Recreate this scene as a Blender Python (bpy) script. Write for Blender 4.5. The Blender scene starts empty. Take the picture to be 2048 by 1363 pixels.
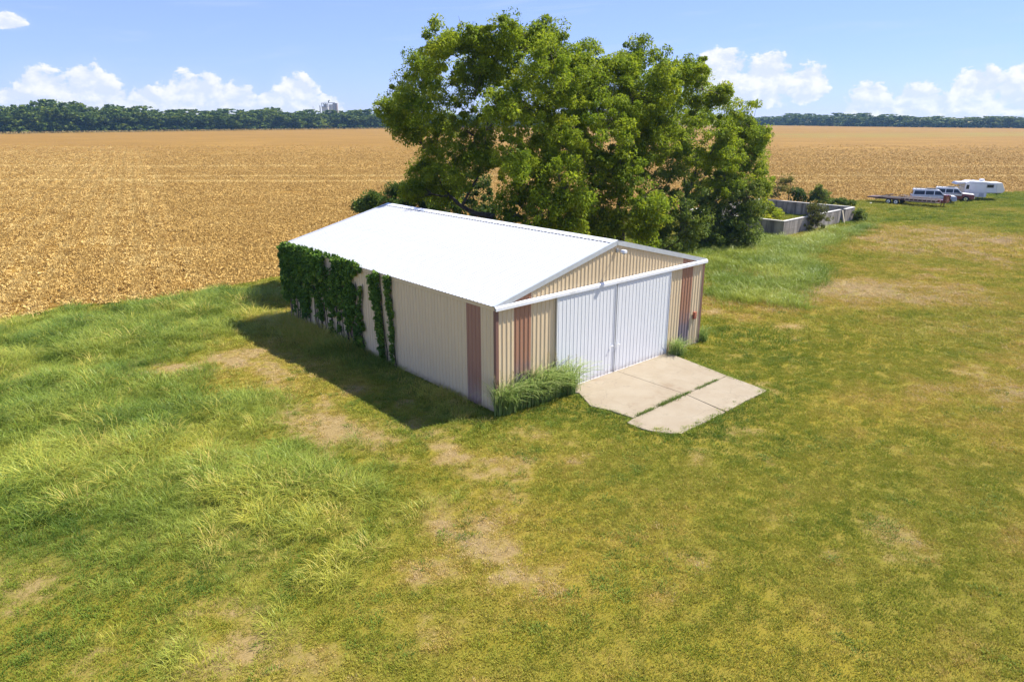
import bpy, bmesh, math, random
import numpy as np
from mathutils import Vector, Matrix, Euler

random.seed(7)
rng = np.random.default_rng(7)
S = bpy.context.scene
COL = S.collection
R = math.radians

# ------------------------------------------------------------------ camera
F_PX, PITCH, CAM_H = 1400.39, 0.3101, 11.3          # in pixels of the 2048 wide photograph
cam_d = bpy.data.cameras.new('camera')
cam = bpy.data.objects.new('camera', cam_d); COL.objects.link(cam)
cam.location = (0, 0, CAM_H)
cam.rotation_euler = (math.pi/2 - PITCH, 0, 0)
cam_d.sensor_width = 36.0
cam_d.lens = 36.0 * F_PX / 2048.0
cam_d.clip_start = 0.1
cam_d.clip_end = 12000
S.camera = cam

# ------------------------------------------------------------------ sun, exposure
SUN_EL = R(52.0)
SUN_H = Vector((0.746*3.3+0.6655*1.0, 0.6655*3.3-0.746*1.0)).normalized()           # towards the sun, from the barn's shadow
sun_dir = Vector((SUN_H.x*math.cos(SUN_EL), SUN_H.y*math.cos(SUN_EL), math.sin(SUN_EL)))
sun_d = bpy.data.lights.new('sun', 'SUN')
sun_d.energy = 4.7
sun_d.angle = R(0.53)
sun_d.color = (1.0, 0.955, 0.87)
sun = bpy.data.objects.new('sun', sun_d); COL.objects.link(sun)
sun.rotation_euler = sun_dir.to_track_quat('Z', 'Y').to_euler()
sun.location = (0, 0, 60)
S.view_settings.view_transform = 'Standard'
S.view_settings.look = 'None'
S.view_settings.exposure = 1.15
S.view_settings.gamma = 1
S.view_settings.use_curve_mapping = False
S.render.engine = 'CYCLES'
S.cycles.use_denoising = True
S.cycles.max_bounces = 4
S.cycles.diffuse_bounces = 3
S.cycles.transmission_bounces = 3
S.cycles.volume_bounces = 0
S.cycles.sample_clamp_indirect = 4

# ------------------------------------------------------------------ pixel <-> place
CP, SP = math.cos(PITCH), math.sin(PITCH)
def ray(x, y):
    a = (x-1024)/F_PX; b = -(y-681.5)/F_PX
    return np.array([a, CP+b*SP, -SP+b*CP])
def G(x, y, z=0.0):                                   # point at height z seen at a pixel
    d = ray(x, y); t = (CAM_H-z)/-d[2]
    return np.array([d[0]*t, d[1]*t, z])
def AT(x, y, D):                                      # point at depth D (along y) seen at a pixel
    d = ray(x, y); t = D/d[1]
    return np.array([d[0]*t, D, CAM_H+d[2]*t])
def PX(P):                                            # photo pixels of world points
    P = np.atleast_2d(P); d = P - np.array([0, 0, CAM_H])
    z = d[:, 1]*CP - d[:, 2]*SP
    return np.stack([1024+F_PX*d[:, 0]/z, 681.5-F_PX*(d[:, 1]*SP+d[:, 2]*CP)/z], -1), z
def azel(x, y):
    d = ray(x, y); d = d/np.linalg.norm(d)
    return math.atan2(d[0], d[1]), math.asin(d[2])

# ------------------------------------------------------------------ node helper
class V:
    """a socket with arithmetic"""
    def __init__(s, nt, sock): s.nt, s.k = nt, sock
    def _m(s, op, *o, clamp=False):
        n = s.nt.nodes.new('ShaderNodeMath'); n.operation = op; n.use_clamp = clamp
        for i, a in enumerate((s,)+o):
            if isinstance(a, V): s.nt.links.new(a.k, n.inputs[i])
            else: n.inputs[i].default_value = a
        return V(s.nt, n.outputs[0])
    def __add__(s, o): return s._m('ADD', o)
    def __sub__(s, o): return s._m('SUBTRACT', o)
    def __mul__(s, o): return s._m('MULTIPLY', o)
    def __truediv__(s, o): return s._m('DIVIDE', o)
    def mx(s, o): return s._m('MAXIMUM', o)
    def mn(s, o): return s._m('MINIMUM', o)
    def neg(s): return s._m('MULTIPLY', -1.0)
    def sstep(s, a, b):
        n = s.nt.nodes.new('ShaderNodeMapRange'); n.interpolation_type = 'SMOOTHSTEP'
        s.nt.links.new(s.k, n.inputs[0])
        n.inputs[1].default_value = a; n.inputs[2].default_value = b
        return V(s.nt, n.outputs[0])
def noise(nt, vec, scale, detail=4, rough=0.55, dist=0.0):
    n = nt.nodes.new('ShaderNodeTexNoise')
    n.inputs['Scale'].default_value = scale; n.inputs['Detail'].default_value = detail
    n.inputs['Roughness'].default_value = rough; n.inputs['Distortion'].default_value = dist
    if vec is not None: nt.links.new(vec.k if isinstance(vec, V) else vec, n.inputs['Vector'])
    return V(nt, n.outputs[0])
def comb(nt, x, y, z):
    n = nt.nodes.new('ShaderNodeCombineXYZ')
    for i, a in enumerate((x, y, z)):
        if isinstance(a, V): nt.links.new(a.k, n.inputs[i])
        else: n.inputs[i].default_value = a
    return V(nt, n.outputs[0])
def mixc(nt, f, a, b):
    n = nt.nodes.new('ShaderNodeMix'); n.data_type = 'RGBA'
    for s, v in ((n.inputs[0], f), (n.inputs[6], a), (n.inputs[7], b)):
        if isinstance(v, V): nt.links.new(v.k, s)
        elif isinstance(v, (int, float)): s.default_value = v
        else: s.default_value = (*v, 1)
    return V(nt, n.outputs[2])
def ramp(nt, f, stops):
    n = nt.nodes.new('ShaderNodeValToRGB'); e = n.color_ramp.elements
    while len(e) < len(stops): e.new(0.5)
    for q, (p, c) in zip(e, stops): q.position = p; q.color = (*c, 1)
    nt.links.new(f.k, n.inputs[0])
    return V(nt, n.outputs[0])

# ------------------------------------------------------------------ world: Nishita sky with cumulus near the horizon
W = bpy.data.worlds.new('World'); S.world = W; W.use_nodes = True
nt = W.node_tree; nt.nodes.clear()
out = nt.nodes.new('ShaderNodeOutputWorld'); bg = nt.nodes.new('ShaderNodeBackground')
sky = nt.nodes.new('ShaderNodeTexSky'); sky.sky_type = 'NISHITA'; sky.sun_disc = False
sky.sun_elevation = SUN_EL; sky.sun_rotation = math.atan2(SUN_H.x, SUN_H.y)
sky.altitude = 300; sky.air_density = 1.0; sky.dust_density = 0.0; sky.ozone_density = 2.5
tc = nt.nodes.new('ShaderNodeTexCoord'); sep = nt.nodes.new('ShaderNodeSeparateXYZ')
nt.links.new(tc.outputs['Generated'], sep.inputs[0])
dx, dy, dz = (V(nt, sep.outputs[i]) for i in range(3))
az = dx._m('ARCTAN2', dy); el = dz._m('ARCSINE')
cv = comb(nt, az*30.0, el*42.0, 0.0)                  # about one unit per two degrees
nz = noise(nt, cv, 1.1, 7, 0.6, 0.25)
nzf = noise(nt, cv, 3.4, 5, 0.6)
CLOUDS = [(50, 200, 75, 168), (95, 206, 84, 128), (190, 207, 80, 124), (290, 212, 45, 170), (335, 224, 60, 192),
          (395, 208, 86, 140), (475, 200, 45, 158), (598, 209, 50, 136), (555, 214, 52, 178), (655, 216, 38, 186),
          (14, 46, 45, 20), (120, 226, 160, 195), (480, 226, 180, 200),
          (1440, 152, 66, 92), (1535, 168, 64, 98), (1612, 178, 52, 118), (1490, 196, 100, 140),
          (1742, 214, 62, 158), (1835, 212, 70, 160), (1955, 182, 62, 124), (2050, 190, 75, 118), (1920, 220, 150, 180), (2170, 205, 90, 140)]
dens = None
for (cx, by, hw, ty) in CLOUDS:
    a0, e0 = azel(cx, by); a1, _ = azel(cx+hw, by); _, e1 = azel(cx, ty)
    w, hgt = a1-a0, e1-e0
    ddx = (az-a0)/w; up = (el-e0)/hgt; dn = (el-e0)/(-hgt*0.55)
    q = up.mx(dn)
    env = (ddx*ddx + q*q).neg() + 1.0
    dens = env if dens is None else dens.mx(env)
# the same kind of clouds all round the horizon outside the picture
band = (el-0.05)/0.05
gen = noise(nt, comb(nt, az*9.0, el*26.0, 3.0), 1.0, 3, 0.5)
gen = (gen-0.47)*7.0 - band*band
gen = gen - (az*az*(-3.2)+1.9).mx(0.0)*3.0
dens = dens.mx(gen)
d2 = dens.mx(-1.2)*0.85 + (nz-0.5)*1.9 + (nzf-0.5)*0.7
mask = d2.sstep(0.08, 0.36)
soft = dens.mx(-1.0).sstep(-0.8, 0.7)*0.22                 # thin veil round the clouds
cir = noise(nt, comb(nt, az*5.0+el*9.0, el*60.0-az*6.0, 1.0), 1.0, 5, 0.6, 0.6)
cirm = cir.sstep(0.52, 0.8)*0.30*el.sstep(0.03, 0.09)
lit = (noise(nt, comb(nt, az*30.0+0.22, el*42.0+0.30, 0.0), 1.1, 7, 0.6, 0.25) - nz)*(-3.2) + 0.55 + (dens.mx(-0.5))*(-0.25)
lit = lit.sstep(0.0, 1.0)
cl = mixc(nt, lit, (4.1, 4.5, 5.6), (5.6, 5.6, 5.6))
skyc = nt.nodes.new('ShaderNodeMix'); skyc.data_type = 'RGBA'; skyc.blend_type = 'MULTIPLY'
skyc.inputs[0].default_value = 1.0
nt.links.new(sky.outputs[0], skyc.inputs[6]); skyc.inputs[7].default_value = (0.56, 0.64, 1.12, 1)
veil = mixc(nt, 0.5, V(nt, skyc.outputs[2]), (2.35, 3.1, 5.2))      # thin even summer haze high up, over the whole sky
c1 = mixc(nt, cirm.mx(soft), veil, (3.6, 4.2, 5.6))
c2 = mixc(nt, mask*0.96, c1, cl)
nt.links.new(c2.k, bg.inputs[0]); bg.inputs[1].default_value = 0.085
nt.links.new(bg.outputs[0], out.inputs[0])

# ------------------------------------------------------------------ object helpers
def tag(o, label=None, cat=None, group=None, kind=None):
    if label: o['label'] = label
    if cat: o['category'] = cat
    if group: o['group'] = group
    if kind: o['kind'] = kind
    return o
def empty(name, loc=(0, 0, 0), rz=0.0, **k):
    o = bpy.data.objects.new(name, None); COL.objects.link(o)
    o.location = loc; o.rotation_euler = (0, 0, rz); o.empty_display_size = 0.3
    return tag(o, **k)
def link(name, me, parent=None, **k):
    o = bpy.data.objects.new(name, me); COL.objects.link(o)
    if parent is not None: o.parent = parent
    return tag(o, **k)
class MB:
    """collects shapes; build() links them as one mesh object"""
    def __init__(s): s.v = []; s.f = []; s.sm = []
    def add(s, v, f, smooth=False):
        b = len(s.v); s.v += [tuple(map(float, p)) for p in v]; s.f += [tuple(i+b for i in q) for q in f]; s.sm += [smooth]*len(f)
        return s
    def box(s, x0, x1, y0, y1, z0, z1, M=None):
        v = [(x, y, z) for x in (x0, x1) for y in (y0, y1) for z in (z0, z1)]
        if M is not None: v = [tuple(M @ Vector(p)) for p in v]
        return s.add(v, [(0, 1, 3, 2), (4, 6, 7, 5), (0, 4, 5, 1), (2, 3, 7, 6), (0, 2, 6, 4), (1, 5, 7, 3)])
    def prism(s, prof, y0, y1, inset=None, M=None):
        """side profile in (x,z) extruded along y; inset(z)-> pull towards the middle"""
        n = len(prof); ins = inset or (lambda z: 0.0)
        v = [(x, y0+ins(z), z) for x, z in prof] + [(x, y1-ins(z), z) for x, z in prof]
        if M is not None: v = [tuple(M @ Vector(p)) for p in v]
        return s.add(v, [tuple(range(n-1, -1, -1))[::-1], tuple(range(2*n-1, n-1, -1))] +
                     [(i, i+n, (i+1) % n+n, (i+1) % n) for i in range(n)])
    def tube(s, pts, r, n=6, cap=True):
        pts = [Vector(p) for p in pts]
        rr = r if hasattr(r, '__len__') else [r]*len(pts)
        vs = []; fs = []
        for i, p in enumerate(pts):
            t = (pts[min(i+1, len(pts)-1)]-pts[max(i-1, 0)]).normalized()
            a = t.orthogonal().normalized() if abs(t.z) > 0.95 else t.cross(Vector((0, 0, 1))).normalized()
            b = t.cross(a)
            for k in range(n):
                q = 2*math.pi*k/n
                vs.append(p+a*math.cos(q)*rr[i]+b*math.sin(q)*rr[i])
        for i in range(len(pts)-1):
            for k in range(n):
                fs.append((i*n+k, i*n+(k+1) % n, (i+1)*n+(k+1) % n, (i+1)*n+k))
        s.add(vs, fs, True)
        if cap: s.add(vs[:n], [tuple(range(n-1, -1, -1))]); s.add(vs[-n:], [tuple(range(n))])
        return s
    def mesh(s, name, mat=None):
        me = bpy.data.meshes.new(name); me.from_pydata(s.v, [], s.f); me.update()
        if any(s.sm): me.polygons.foreach_set('use_smooth', s.sm)
        if mat: me.materials.append(mat)
        return me
    def build(s, name, mat=None, parent=None, bevel=0.0, **k):
        o = link(name, s.mesh(name, mat), parent, **k)
        if bevel:
            m = o.modifiers.new('bevel', 'BEVEL'); m.width = bevel; m.segments = 2; m.limit_method = 'ANGLE'; m.angle_limit = R(35)
        return o
def np_mesh(name, verts, faces, mat=None, attrs=None, smooth=False):
    """faces: (n,k) int array"""
    verts = np.asarray(verts, np.float32); faces = np.asarray(faces, np.int32)
    me = bpy.data.meshes.new(name); n, k = faces.shape
    me.vertices.add(len(verts)); me.vertices.foreach_set('co', verts.ravel())
    me.loops.add(n*k); me.loops.foreach_set('vertex_index', faces.ravel())
    me.polygons.add(n); me.polygons.foreach_set('loop_start', np.arange(0, n*k, k, dtype=np.int32))
    me.update(calc_edges=True)
    if smooth: me.polygons.foreach_set('use_smooth', np.ones(n, bool))
    for a, val in (attrs or {}).items():
        at = me.attributes.new(a, 'FLOAT', 'POINT'); at.data.foreach_set('value', np.asarray(val, np.float32))
    if mat: me.materials.append(mat)
    return me

# value noise in numpy for planting masks
_T = rng.random((256, 256))
def vnoise(x, y, s=1.0, o=3):
    t = 0; a = 1.0; tot = 0
    x = np.asarray(x)/s; y = np.asarray(y)/s
    for k in range(o):
        xi = np.floor(x).astype(int); yi = np.floor(y).astype(int); fx = x-xi; fy = y-yi
        fx = fx*fx*(3-2*fx); fy = fy*fy*(3-2*fy)
        g = lambda i, j: _T[(xi+i+k*37) % 256, (yi+j+k*91) % 256]
        t = t + a*((g(0, 0)*(1-fx)+g(1, 0)*fx)*(1-fy)+(g(0, 1)*(1-fx)+g(1, 1)*fx)*fy)
        tot += a; a *= 0.5; x = x*2.03; y = y*2.03
    return t/tot
def sst(x, a, b):
    t = np.clip((x-a)/(b-a), 0, 1); return t*t*(3-2*t)
def poly_sd(P, x, y):
    """signed distance (inside positive) to a polygon"""
    x = np.asarray(x, float); y = np.asarray(y, float)
    d = np.full(x.shape, 1e18); ins = np.zeros(x.shape, bool); n = len(P)
    for i in range(n):
        ax, ay = P[i][:2]; bx, by = P[(i+1) % n][:2]; ex, ey = bx-ax, by-ay
        t = np.clip(((x-ax)*ex+(y-ay)*ey)/(ex*ex+ey*ey+1e-12), 0, 1)
        d = np.minimum(d, (x-ax-t*ex)**2+(y-ay-t*ey)**2)
        c = ((ay > y) != (by > y)) & (x < (bx-ax)*(y-ay)/((by-ay) if by != ay else 1e-9)+ax)
        ins ^= c
    return np.where(ins, 1, -1)*np.sqrt(d)

# ------------------------------------------------------------------ materials
def material(name):
    m = bpy.data.materials.new(name); m.use_nodes = True
    b = m.node_tree.nodes['Principled BSDF']
    return m, m.node_tree, b
def geo_pos(nt):
    return V(nt, nt.nodes.new('ShaderNodeNewGeometry').outputs['Position'])
def obj_pos(nt):
    return V(nt, nt.nodes.new('ShaderNodeTexCoord').outputs['Object'])
def add_bump(nt, b, h, dist=0.02, strength=0.6):
    n = nt.nodes.new('ShaderNodeBump'); n.inputs['Strength'].default_value = strength; n.inputs['Distance'].default_value = dist
    nt.links.new(h.k, n.inputs['Height']); nt.links.new(n.outputs[0], b.inputs['Normal'])
def plain(name, col, rough=0.5, metal=0.0, var=0.12, scale=6.0, dirt=None):
    m, nt, b = material(name)
    p = obj_pos(nt); n = noise(nt, p, scale, 5, 0.6)
    c = mixc(nt, n.sstep(0.3, 0.7), tuple(x*(1-var) for x in col), tuple(min(1, x*(1+var)) for x in col))
    if dirt: c = mixc(nt, noise(nt, p, scale*0.45, 6, 0.65).sstep(0.52, 0.72)*0.6, c, dirt)
    nt.links.new(c.k, b.inputs['Base Color']); b.inputs['Roughness'].default_value = rough; b.inputs['Metallic'].default_value = metal
    return m
def leaf_mat(name, stops, instancer=False, trans=0.35, rough=0.55, spec=0.12):
    m, nt, b = material(name)
    a = nt.nodes.new('ShaderNodeAttribute'); a.attribute_name = 'tint'
    if instancer: a.attribute_type = 'INSTANCER'
    t = V(nt, a.outputs['Fac'])
    if instancer:                                     # a little variety between the blades of one clump
        t = t + (noise(nt, geo_pos(nt), 9.0, 2)-0.5)*0.35
    c = ramp(nt, t, stops)
    nt.links.new(c.k, b.inputs['Base Color']); b.inputs['Roughness'].default_value = rough
    b.inputs['Specular IOR Level'].default_value = spec
    tr = nt.nodes.new('ShaderNodeBsdfTranslucent'); nt.links.new(c.k, tr.inputs[0])
    mx = nt.nodes.new('ShaderNodeMixShader'); mx.inputs[0].default_value = trans
    nt.links.new(b.outputs[0], mx.inputs[1]); nt.links.new(tr.outputs[0], mx.inputs[2])
    nt.links.new(mx.outputs[0], nt.nodes['Material Output'].inputs[0])
    return m

# ------------------------------------------------------------------ barn frame (needed by the planting masks)
BC = np.array([-0.6174, 25.7802]); BTH = 0.7284; BW, BL, BH, BR_ = 13.9, 18.42, 4.42, 6.12
BU = np.array([math.cos(BTH), math.sin(BTH)]); BV = np.array([-BU[1], BU[0]])
def barn_xy(x, y):
    return (x-BC[0])*BU[0]+(y-BC[1])*BU[1], (x-BC[0])*BV[0]+(y-BC[1])*BV[1]
def barn_pt(u, v, z=0.0):
    p = BC+BU*u+BV*v; return (p[0], p[1], z)
APRON = [G(*q)[:2] for q in ((1140, 772), (1158, 786), (1180, 814), (1266, 838), (1254, 846), (1297, 863), (1362, 869), (1534, 783), (1346, 710))]

# regions of the ground, in metres, from what the photograph shows on the flat land
TALL = [G(*q)[:2] for q in ((-260, 680), (0, 642), (560, 560), (590, 640), (520, 660), (470, 690), (400, 720), (470, 760), (580, 800), (620, 860), (690, 900), (770, 950), (840, 1015), (800, 1080), (660, 1090), (570, 1180), (470, 1250), (330, 1210), (230, 1170), (60, 1130), (-260, 1160))]
WEEDS = [G(*q)[:2] for q in ((1415, 530), (1412, 590), (1470, 618), (1590, 615), (1660, 560), (1610, 510), (1660, 490), (1750, 462), (1740, 440), (1600, 478), (1500, 468), (1330, 500))]
FIELD = [G(*q)[:2] for q in ((-700, 740), (0, 640), (140, 612), (330, 596), (430, 578), (560, 552))] + \
        [(-16, 56), (-12, 66), (-6, 74), (10, 80), (24, 88), (38, 92), (46, 99)] + \
        [G(*q)[:2] for q in ((1770, 398), (1880, 392), (2048, 383), (2400, 368))] + \
        [(520, 420), (1200, 700), (1200, 1060), (330, 930), (60, 800), (-140, 706), (-350, 486), (-560, 330), (-700, 120), (-260, 0)]
BARE = [(455, 716, .9, 1.0), (500, 700, .6, .8), (560, 770, .8, .55), (620, 815, .9, .6), (650, 862, .9, .9), (700, 850, .8, .7), (760, 880, .8, .7), (690, 790, .6, .5), (830, 845, .6, .7),
        (850, 870, .5, .6), (985, 945, .9, .75), (1040, 920, .7, .7), (1000, 990, .7, .6), (930, 1060, .8, .85), (975, 1098, .5, 1.0), (860, 1130, .6, .75), (885, 1010, .7, .6),
        (1120, 880, .5, .5), (1060, 860, .6, .55), (1530, 912, .45, .8), (1545, 1030, .6, .6), (1560, 975, .7, .4), (1480, 880, .6, .35), (1620, 990, .5, .35), (1400, 1120, .5, .55), (1310, 1190, .7, .5),
        (470, 1310, .9, .85), (590, 1330, .6, .7), (40, 1175, .9, .9), (110, 1150, .5, .6), (330, 1275, .4, .5), (190, 1330, .6, .5), (1790, 893, .35, .8),
        (1500, 545, 2.0, .8), (1460, 545, 1.2, .7), (1720, 578, 1.9, .9), (1690, 565, 1.3, .6), (1430, 625, 1.1, .75), (1470, 640, 1.2, .5), (1590, 650, 1.2, .4), (1780, 455, 1.6, .4),
        (640, 600, .8, .5), (330, 742, .8, .7), (280, 745, .6, .6), (1120, 1150, .8, .4), (850, 1230, .8, .35), (1900, 1190, .6, .35), (1700, 1290, .6, .4), (1250, 1320, .8, .4), (2030, 650, 1.5, .3)]
BARE_W = [(*G(a, b)[:2], r*(1.25 if a < 1200 else 1.1), s*(.55 if (a > 1200 and b > 660) else .9)) for a, b, r, s in BARE]
WORN = [[G(*q)[:2] for q in ((425, 716), (520, 728), (600, 790), (660, 840), (740, 872), (830, 902), (930, 935), (1035, 930))], [G(*q)[:2] for q in ((960, 930), (985, 1000), (940, 1062), (968, 1100), (850, 1140))]]
def seg_dist(P, x, y):
    d = np.full(np.shape(x), 1e9)
    for (ax, ay), (bx, by) in zip(P[:-1], P[1:]):
        ex, ey = bx-ax, by-ay; t = np.clip(((x-ax)*ex+(y-ay)*ey)/(ex*ex+ey*ey), 0, 1); d = np.minimum(d, np.hypot(x-ax-t*ex, y-ay-t*ey))
    return d
def bare_mask(x, y):
    m = np.zeros(np.shape(x)); wx = x+(vnoise(x, y, 0.7)-.5)*1.3; wy = y+(vnoise(x+50, y, 0.7)-.5)*1.3
    for bx, by, r, s in BARE_W:
        d = np.hypot((wx-bx)/1.15, wy-by)/r
        m = np.maximum(m, .8*s*np.clip(1.35-d, 0, 1)**0.8)
    for L in WORN: m = np.maximum(m, .72*(1-sst(seg_dist(L, wx, wy), .2, 1.3))*sst(vnoise(x+19, y+71, 1.3, 3), .34, .58))
    m = m*(.05+1.65*vnoise(x+7, y+3, .55, 3)) + 0.45*sst(vnoise(x, y, 2.2, 4), .60, .78)*(1-sst(np.hypot(x-2, y-26), 18, 34))
    return np.clip(m, 0, 1)
TUSSOCK = [G(*q)[:2] for q in ((-260, 1120), (330, 1180), (560, 1160), (660, 1080), (800, 1070), (700, 1200), (560, 1300), (300, 1400), (-260, 1500))]
def tall_mask(x, y):
    d = poly_sd(TALL, x, y)+(vnoise(x, y, 1.8)-.5)*4.5
    u, v = barn_xy(x, y)
    strip = sst(u+.8*(vnoise(x, y, 1.2)-.5), -2.6, -1.0)*(1-sst(u, -.02, .03))*sst(v, -0.6, .8)*(1-sst(v, 18, 21))*np.clip(.45+v/18, 0, 1)
    low = .5*sst(poly_sd(TUSSOCK, x, y), -.6, .8)*sst(vnoise(x+3, y, 1.1, 3), .42, .66)
    return np.clip(np.maximum(np.maximum(sst(d, -1.2, 3.6), strip), low), 0, 1)
def weed_mask(x, y):
    return sst(poly_sd(WEEDS, x, y)+(vnoise(x, y, 3)-.5)*4, -.8, 1.6)
def free(x, y, pad=0.0):
    u, v = barn_xy(x, y)
    return ~((u > -pad) & (u < BW+pad) & (v > -pad) & (v < BL+pad)) & (poly_sd(APRON, x, y) < 0.02-pad)

# ------------------------------------------------------------------ ground
def axis(lo, hi, step, far_lo, far_hi):
    a = list(np.arange(lo, hi+1e-6, step)); s = step
    x = hi
    while x < far_hi: s *= 1.35; x += s; a.append(x)
    s = step; x = lo
    while x > far_lo: s *= 1.35; x -= s; a.insert(0, x)
    return np.array(a)
gx = axis(-42, 62, 0.42, -3500, 3500); gy = axis(6, 112, 0.42, -900, 5200)
XX, YY = np.meshgrid(gx, gy); nx, ny = len(gx), len(gy)
xf, yf = XX.ravel(), YY.ravel()
near = (xf > -60) & (xf < 90) & (yf < 140)
bare = np.where(near, bare_mask(xf, yf), 0); tallm = np.where(near, tall_mask(xf, yf), 0)
idx = np.arange(nx*ny).reshape(ny, nx)
faces = np.stack([idx[:-1, :-1], idx[:-1, 1:], idx[1:, 1:], idx[1:, :-1]], -1).reshape(-1, 4)
def ground_material():
    m, nt, b = material('ground_turf')
    p = geo_pos(nt)
    a = nt.nodes.new('ShaderNodeAttribute'); a.attribute_name = 'bare'; br = V(nt, a.outputs['Fac'])
    t = nt.nodes.new('ShaderNodeAttribute'); t.attribute_name = 'tall'; tl = V(nt, t.outputs['Fac'])
    big = noise(nt, p, 0.09, 4, 0.6); mid = noise(nt, p, 0.9, 5, 0.65); fine = noise(nt, p, 14.0, 4, 0.7)
    g1 = mixc(nt, big.sstep(.35, .65), (0.150, 0.139, 0.015), (0.230, 0.177, 0.017))
    g1 = mixc(nt, mid.sstep(.35, .75)*0.5, g1, (0.241, 0.168, 0.043))
    g1 = mixc(nt, fine.sstep(.35, .7)*0.45, g1, (0.094, 0.092, 0.014))
    g1 = mixc(nt, tl*0.8, g1, (0.110, 0.122, 0.026))
    soil = mixc(nt, fine.sstep(.3, .7), (0.285, 0.200, 0.092), (0.19, 0.135, 0.055))
    c = mixc(nt, (br*1.2+(noise(nt, p, 3.2, 5, .7)-.5)*1.3)._m('MULTIPLY', 1.0, clamp=True).sstep(.10, .85)*.9, g1, soil)
    nt.links.new(c.k, b.inputs['Base Color']); b.inputs['Roughness'].default_value = 0.95
    b.inputs['Specular IOR Level'].default_value = 0.1
    add_bump(nt, b, fine*0.6+mid, 0.05, 0.7)
    return m
M_GROUND = ground_material()
link('ground', np_mesh('ground', np.stack([xf, yf, np.zeros_like(xf)], -1), faces, M_GROUND, {'bare': bare, 'tall': tallm}, True), kind='structure')

# ------------------------------------------------------------------ harvested field
def field_material():
    m, nt, b = material('corn_stubble_ground')
    p = geo_pos(nt); s = nt.nodes.new('ShaderNodeSeparateXYZ'); nt.links.new(p.k, s.inputs[0])
    x, y = V(nt, s.outputs[0]), V(nt, s.outputs[1])
    st = noise(nt, comb(nt, x*0.012, y*0.55, 0.0), 1.0, 5, 0.65)             # streaks along the rows
    st2 = noise(nt, comb(nt, x*0.05, y*1.6, 4.0), 1.0, 4, 0.6)
    big = noise(nt, p, 0.02, 4, 0.55); mid = noise(nt, p, 0.8, 5, 0.7); fine = noise(nt, p, 7.0, 5, 0.75)
    c = mixc(nt, fine.sstep(.30, .70), (0.153, 0.083, 0.017), (0.257, 0.145, 0.029))
    c = mixc(nt, mid.sstep(.35, .7)*.5, c, (0.231, 0.127, 0.023))
    c = mixc(nt, st.sstep(.50, .75)*.6, c, (0.293, 0.176, 0.041))
    c = mixc(nt, st2.sstep(.55, .8)*.45, c, (0.161, 0.087, 0.019))
    st3 = noise(nt, comb(nt, x*0.006, y*0.10, 9.0), 1.0, 6, 0.7)
    c = mixc(nt, st3.sstep(.42, .58)*.75, c, (0.209, 0.116, 0.022))
    c = mixc(nt, noise(nt, comb(nt, x*0.02, y*0.22, 2.0), 1.0, 6, .75).sstep(.50, .64)*.75, c, (0.388, 0.230, 0.050))
    c = mixc(nt, big.sstep(.45, .7)*.35, c, (0.238, 0.141, 0.033))
    # pale tracks left across the field
    for yy, w in ((130.5, .9), (141.0, .6), (170.0, 1.0), (232.0, 1.4)):
        l = (y - yy + (noise(nt, comb(nt, x*.03, 0.0, yy), 1.0, 2)-.5)*5.0)._m('ABSOLUTE')
        c = mixc(nt, l.sstep(w*1.4, w*.2)*(noise(nt, comb(nt, x*.05, yy, 0.0), 1.0, 3).sstep(.35, .6))*.75, c, (0.505, 0.333, 0.093))
    # a greener strip where the far side was left
    strip = (y-x*.22-415)._m('ABSOLUTE').sstep(70.0, 20.0)*x.sstep(120.0, 190.0)
    c = mixc(nt, strip*.55*(noise(nt, p, .03, 3).sstep(.3, .6)), c, (0.194, 0.176, 0.032))
    nt.links.new(c.k, b.inputs['Base Color']); b.inputs['Roughness'].default_value = 0.95
    b.inputs['Specular IOR Level'].default_value = 0.1
    add_bump(nt, b, fine+mid*.6, 0.10, 0.9)
    return m
M_FIELD = field_material()
def field_mesh():
    # refined outline so the near edge wanders, filled as one n-gon
    P = []
    n = len(FIELD)
    for i in range(n):
        a = np.array(FIELD[i]); b = np.array(FIELD[(i+1) % n]); L = np.linalg.norm(b-a)
        k = max(1, int(L/0.8)) if L < 80 and a[1] < 200 else max(1, int(L/40))
        for j in range(k):
            q = a+(b-a)*j/k; w = (vnoise(q[0], q[1], 2.0)-.5)*(1.6 if q[1] < 130 else 8.0)
            nrm = np.array([-(b-a)[1], (b-a)[0]])/max(L, 1e-6)
            P.append((*(q+nrm*w), 0.03))
    bm = bmesh.new(); f = bm.faces.new([bm.verts.new(p) for p in P]); f.normal_update()
    if f.normal.z < 0: f.normal_flip()
    bmesh.ops.triangulate(bm, faces=bm.faces[:])
    me = bpy.data.meshes.new('field'); bm.to_mesh(me); bm.free(); me.materials.append(M_FIELD)
    return me
link('field', field_mesh(), kind='structure')

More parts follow.
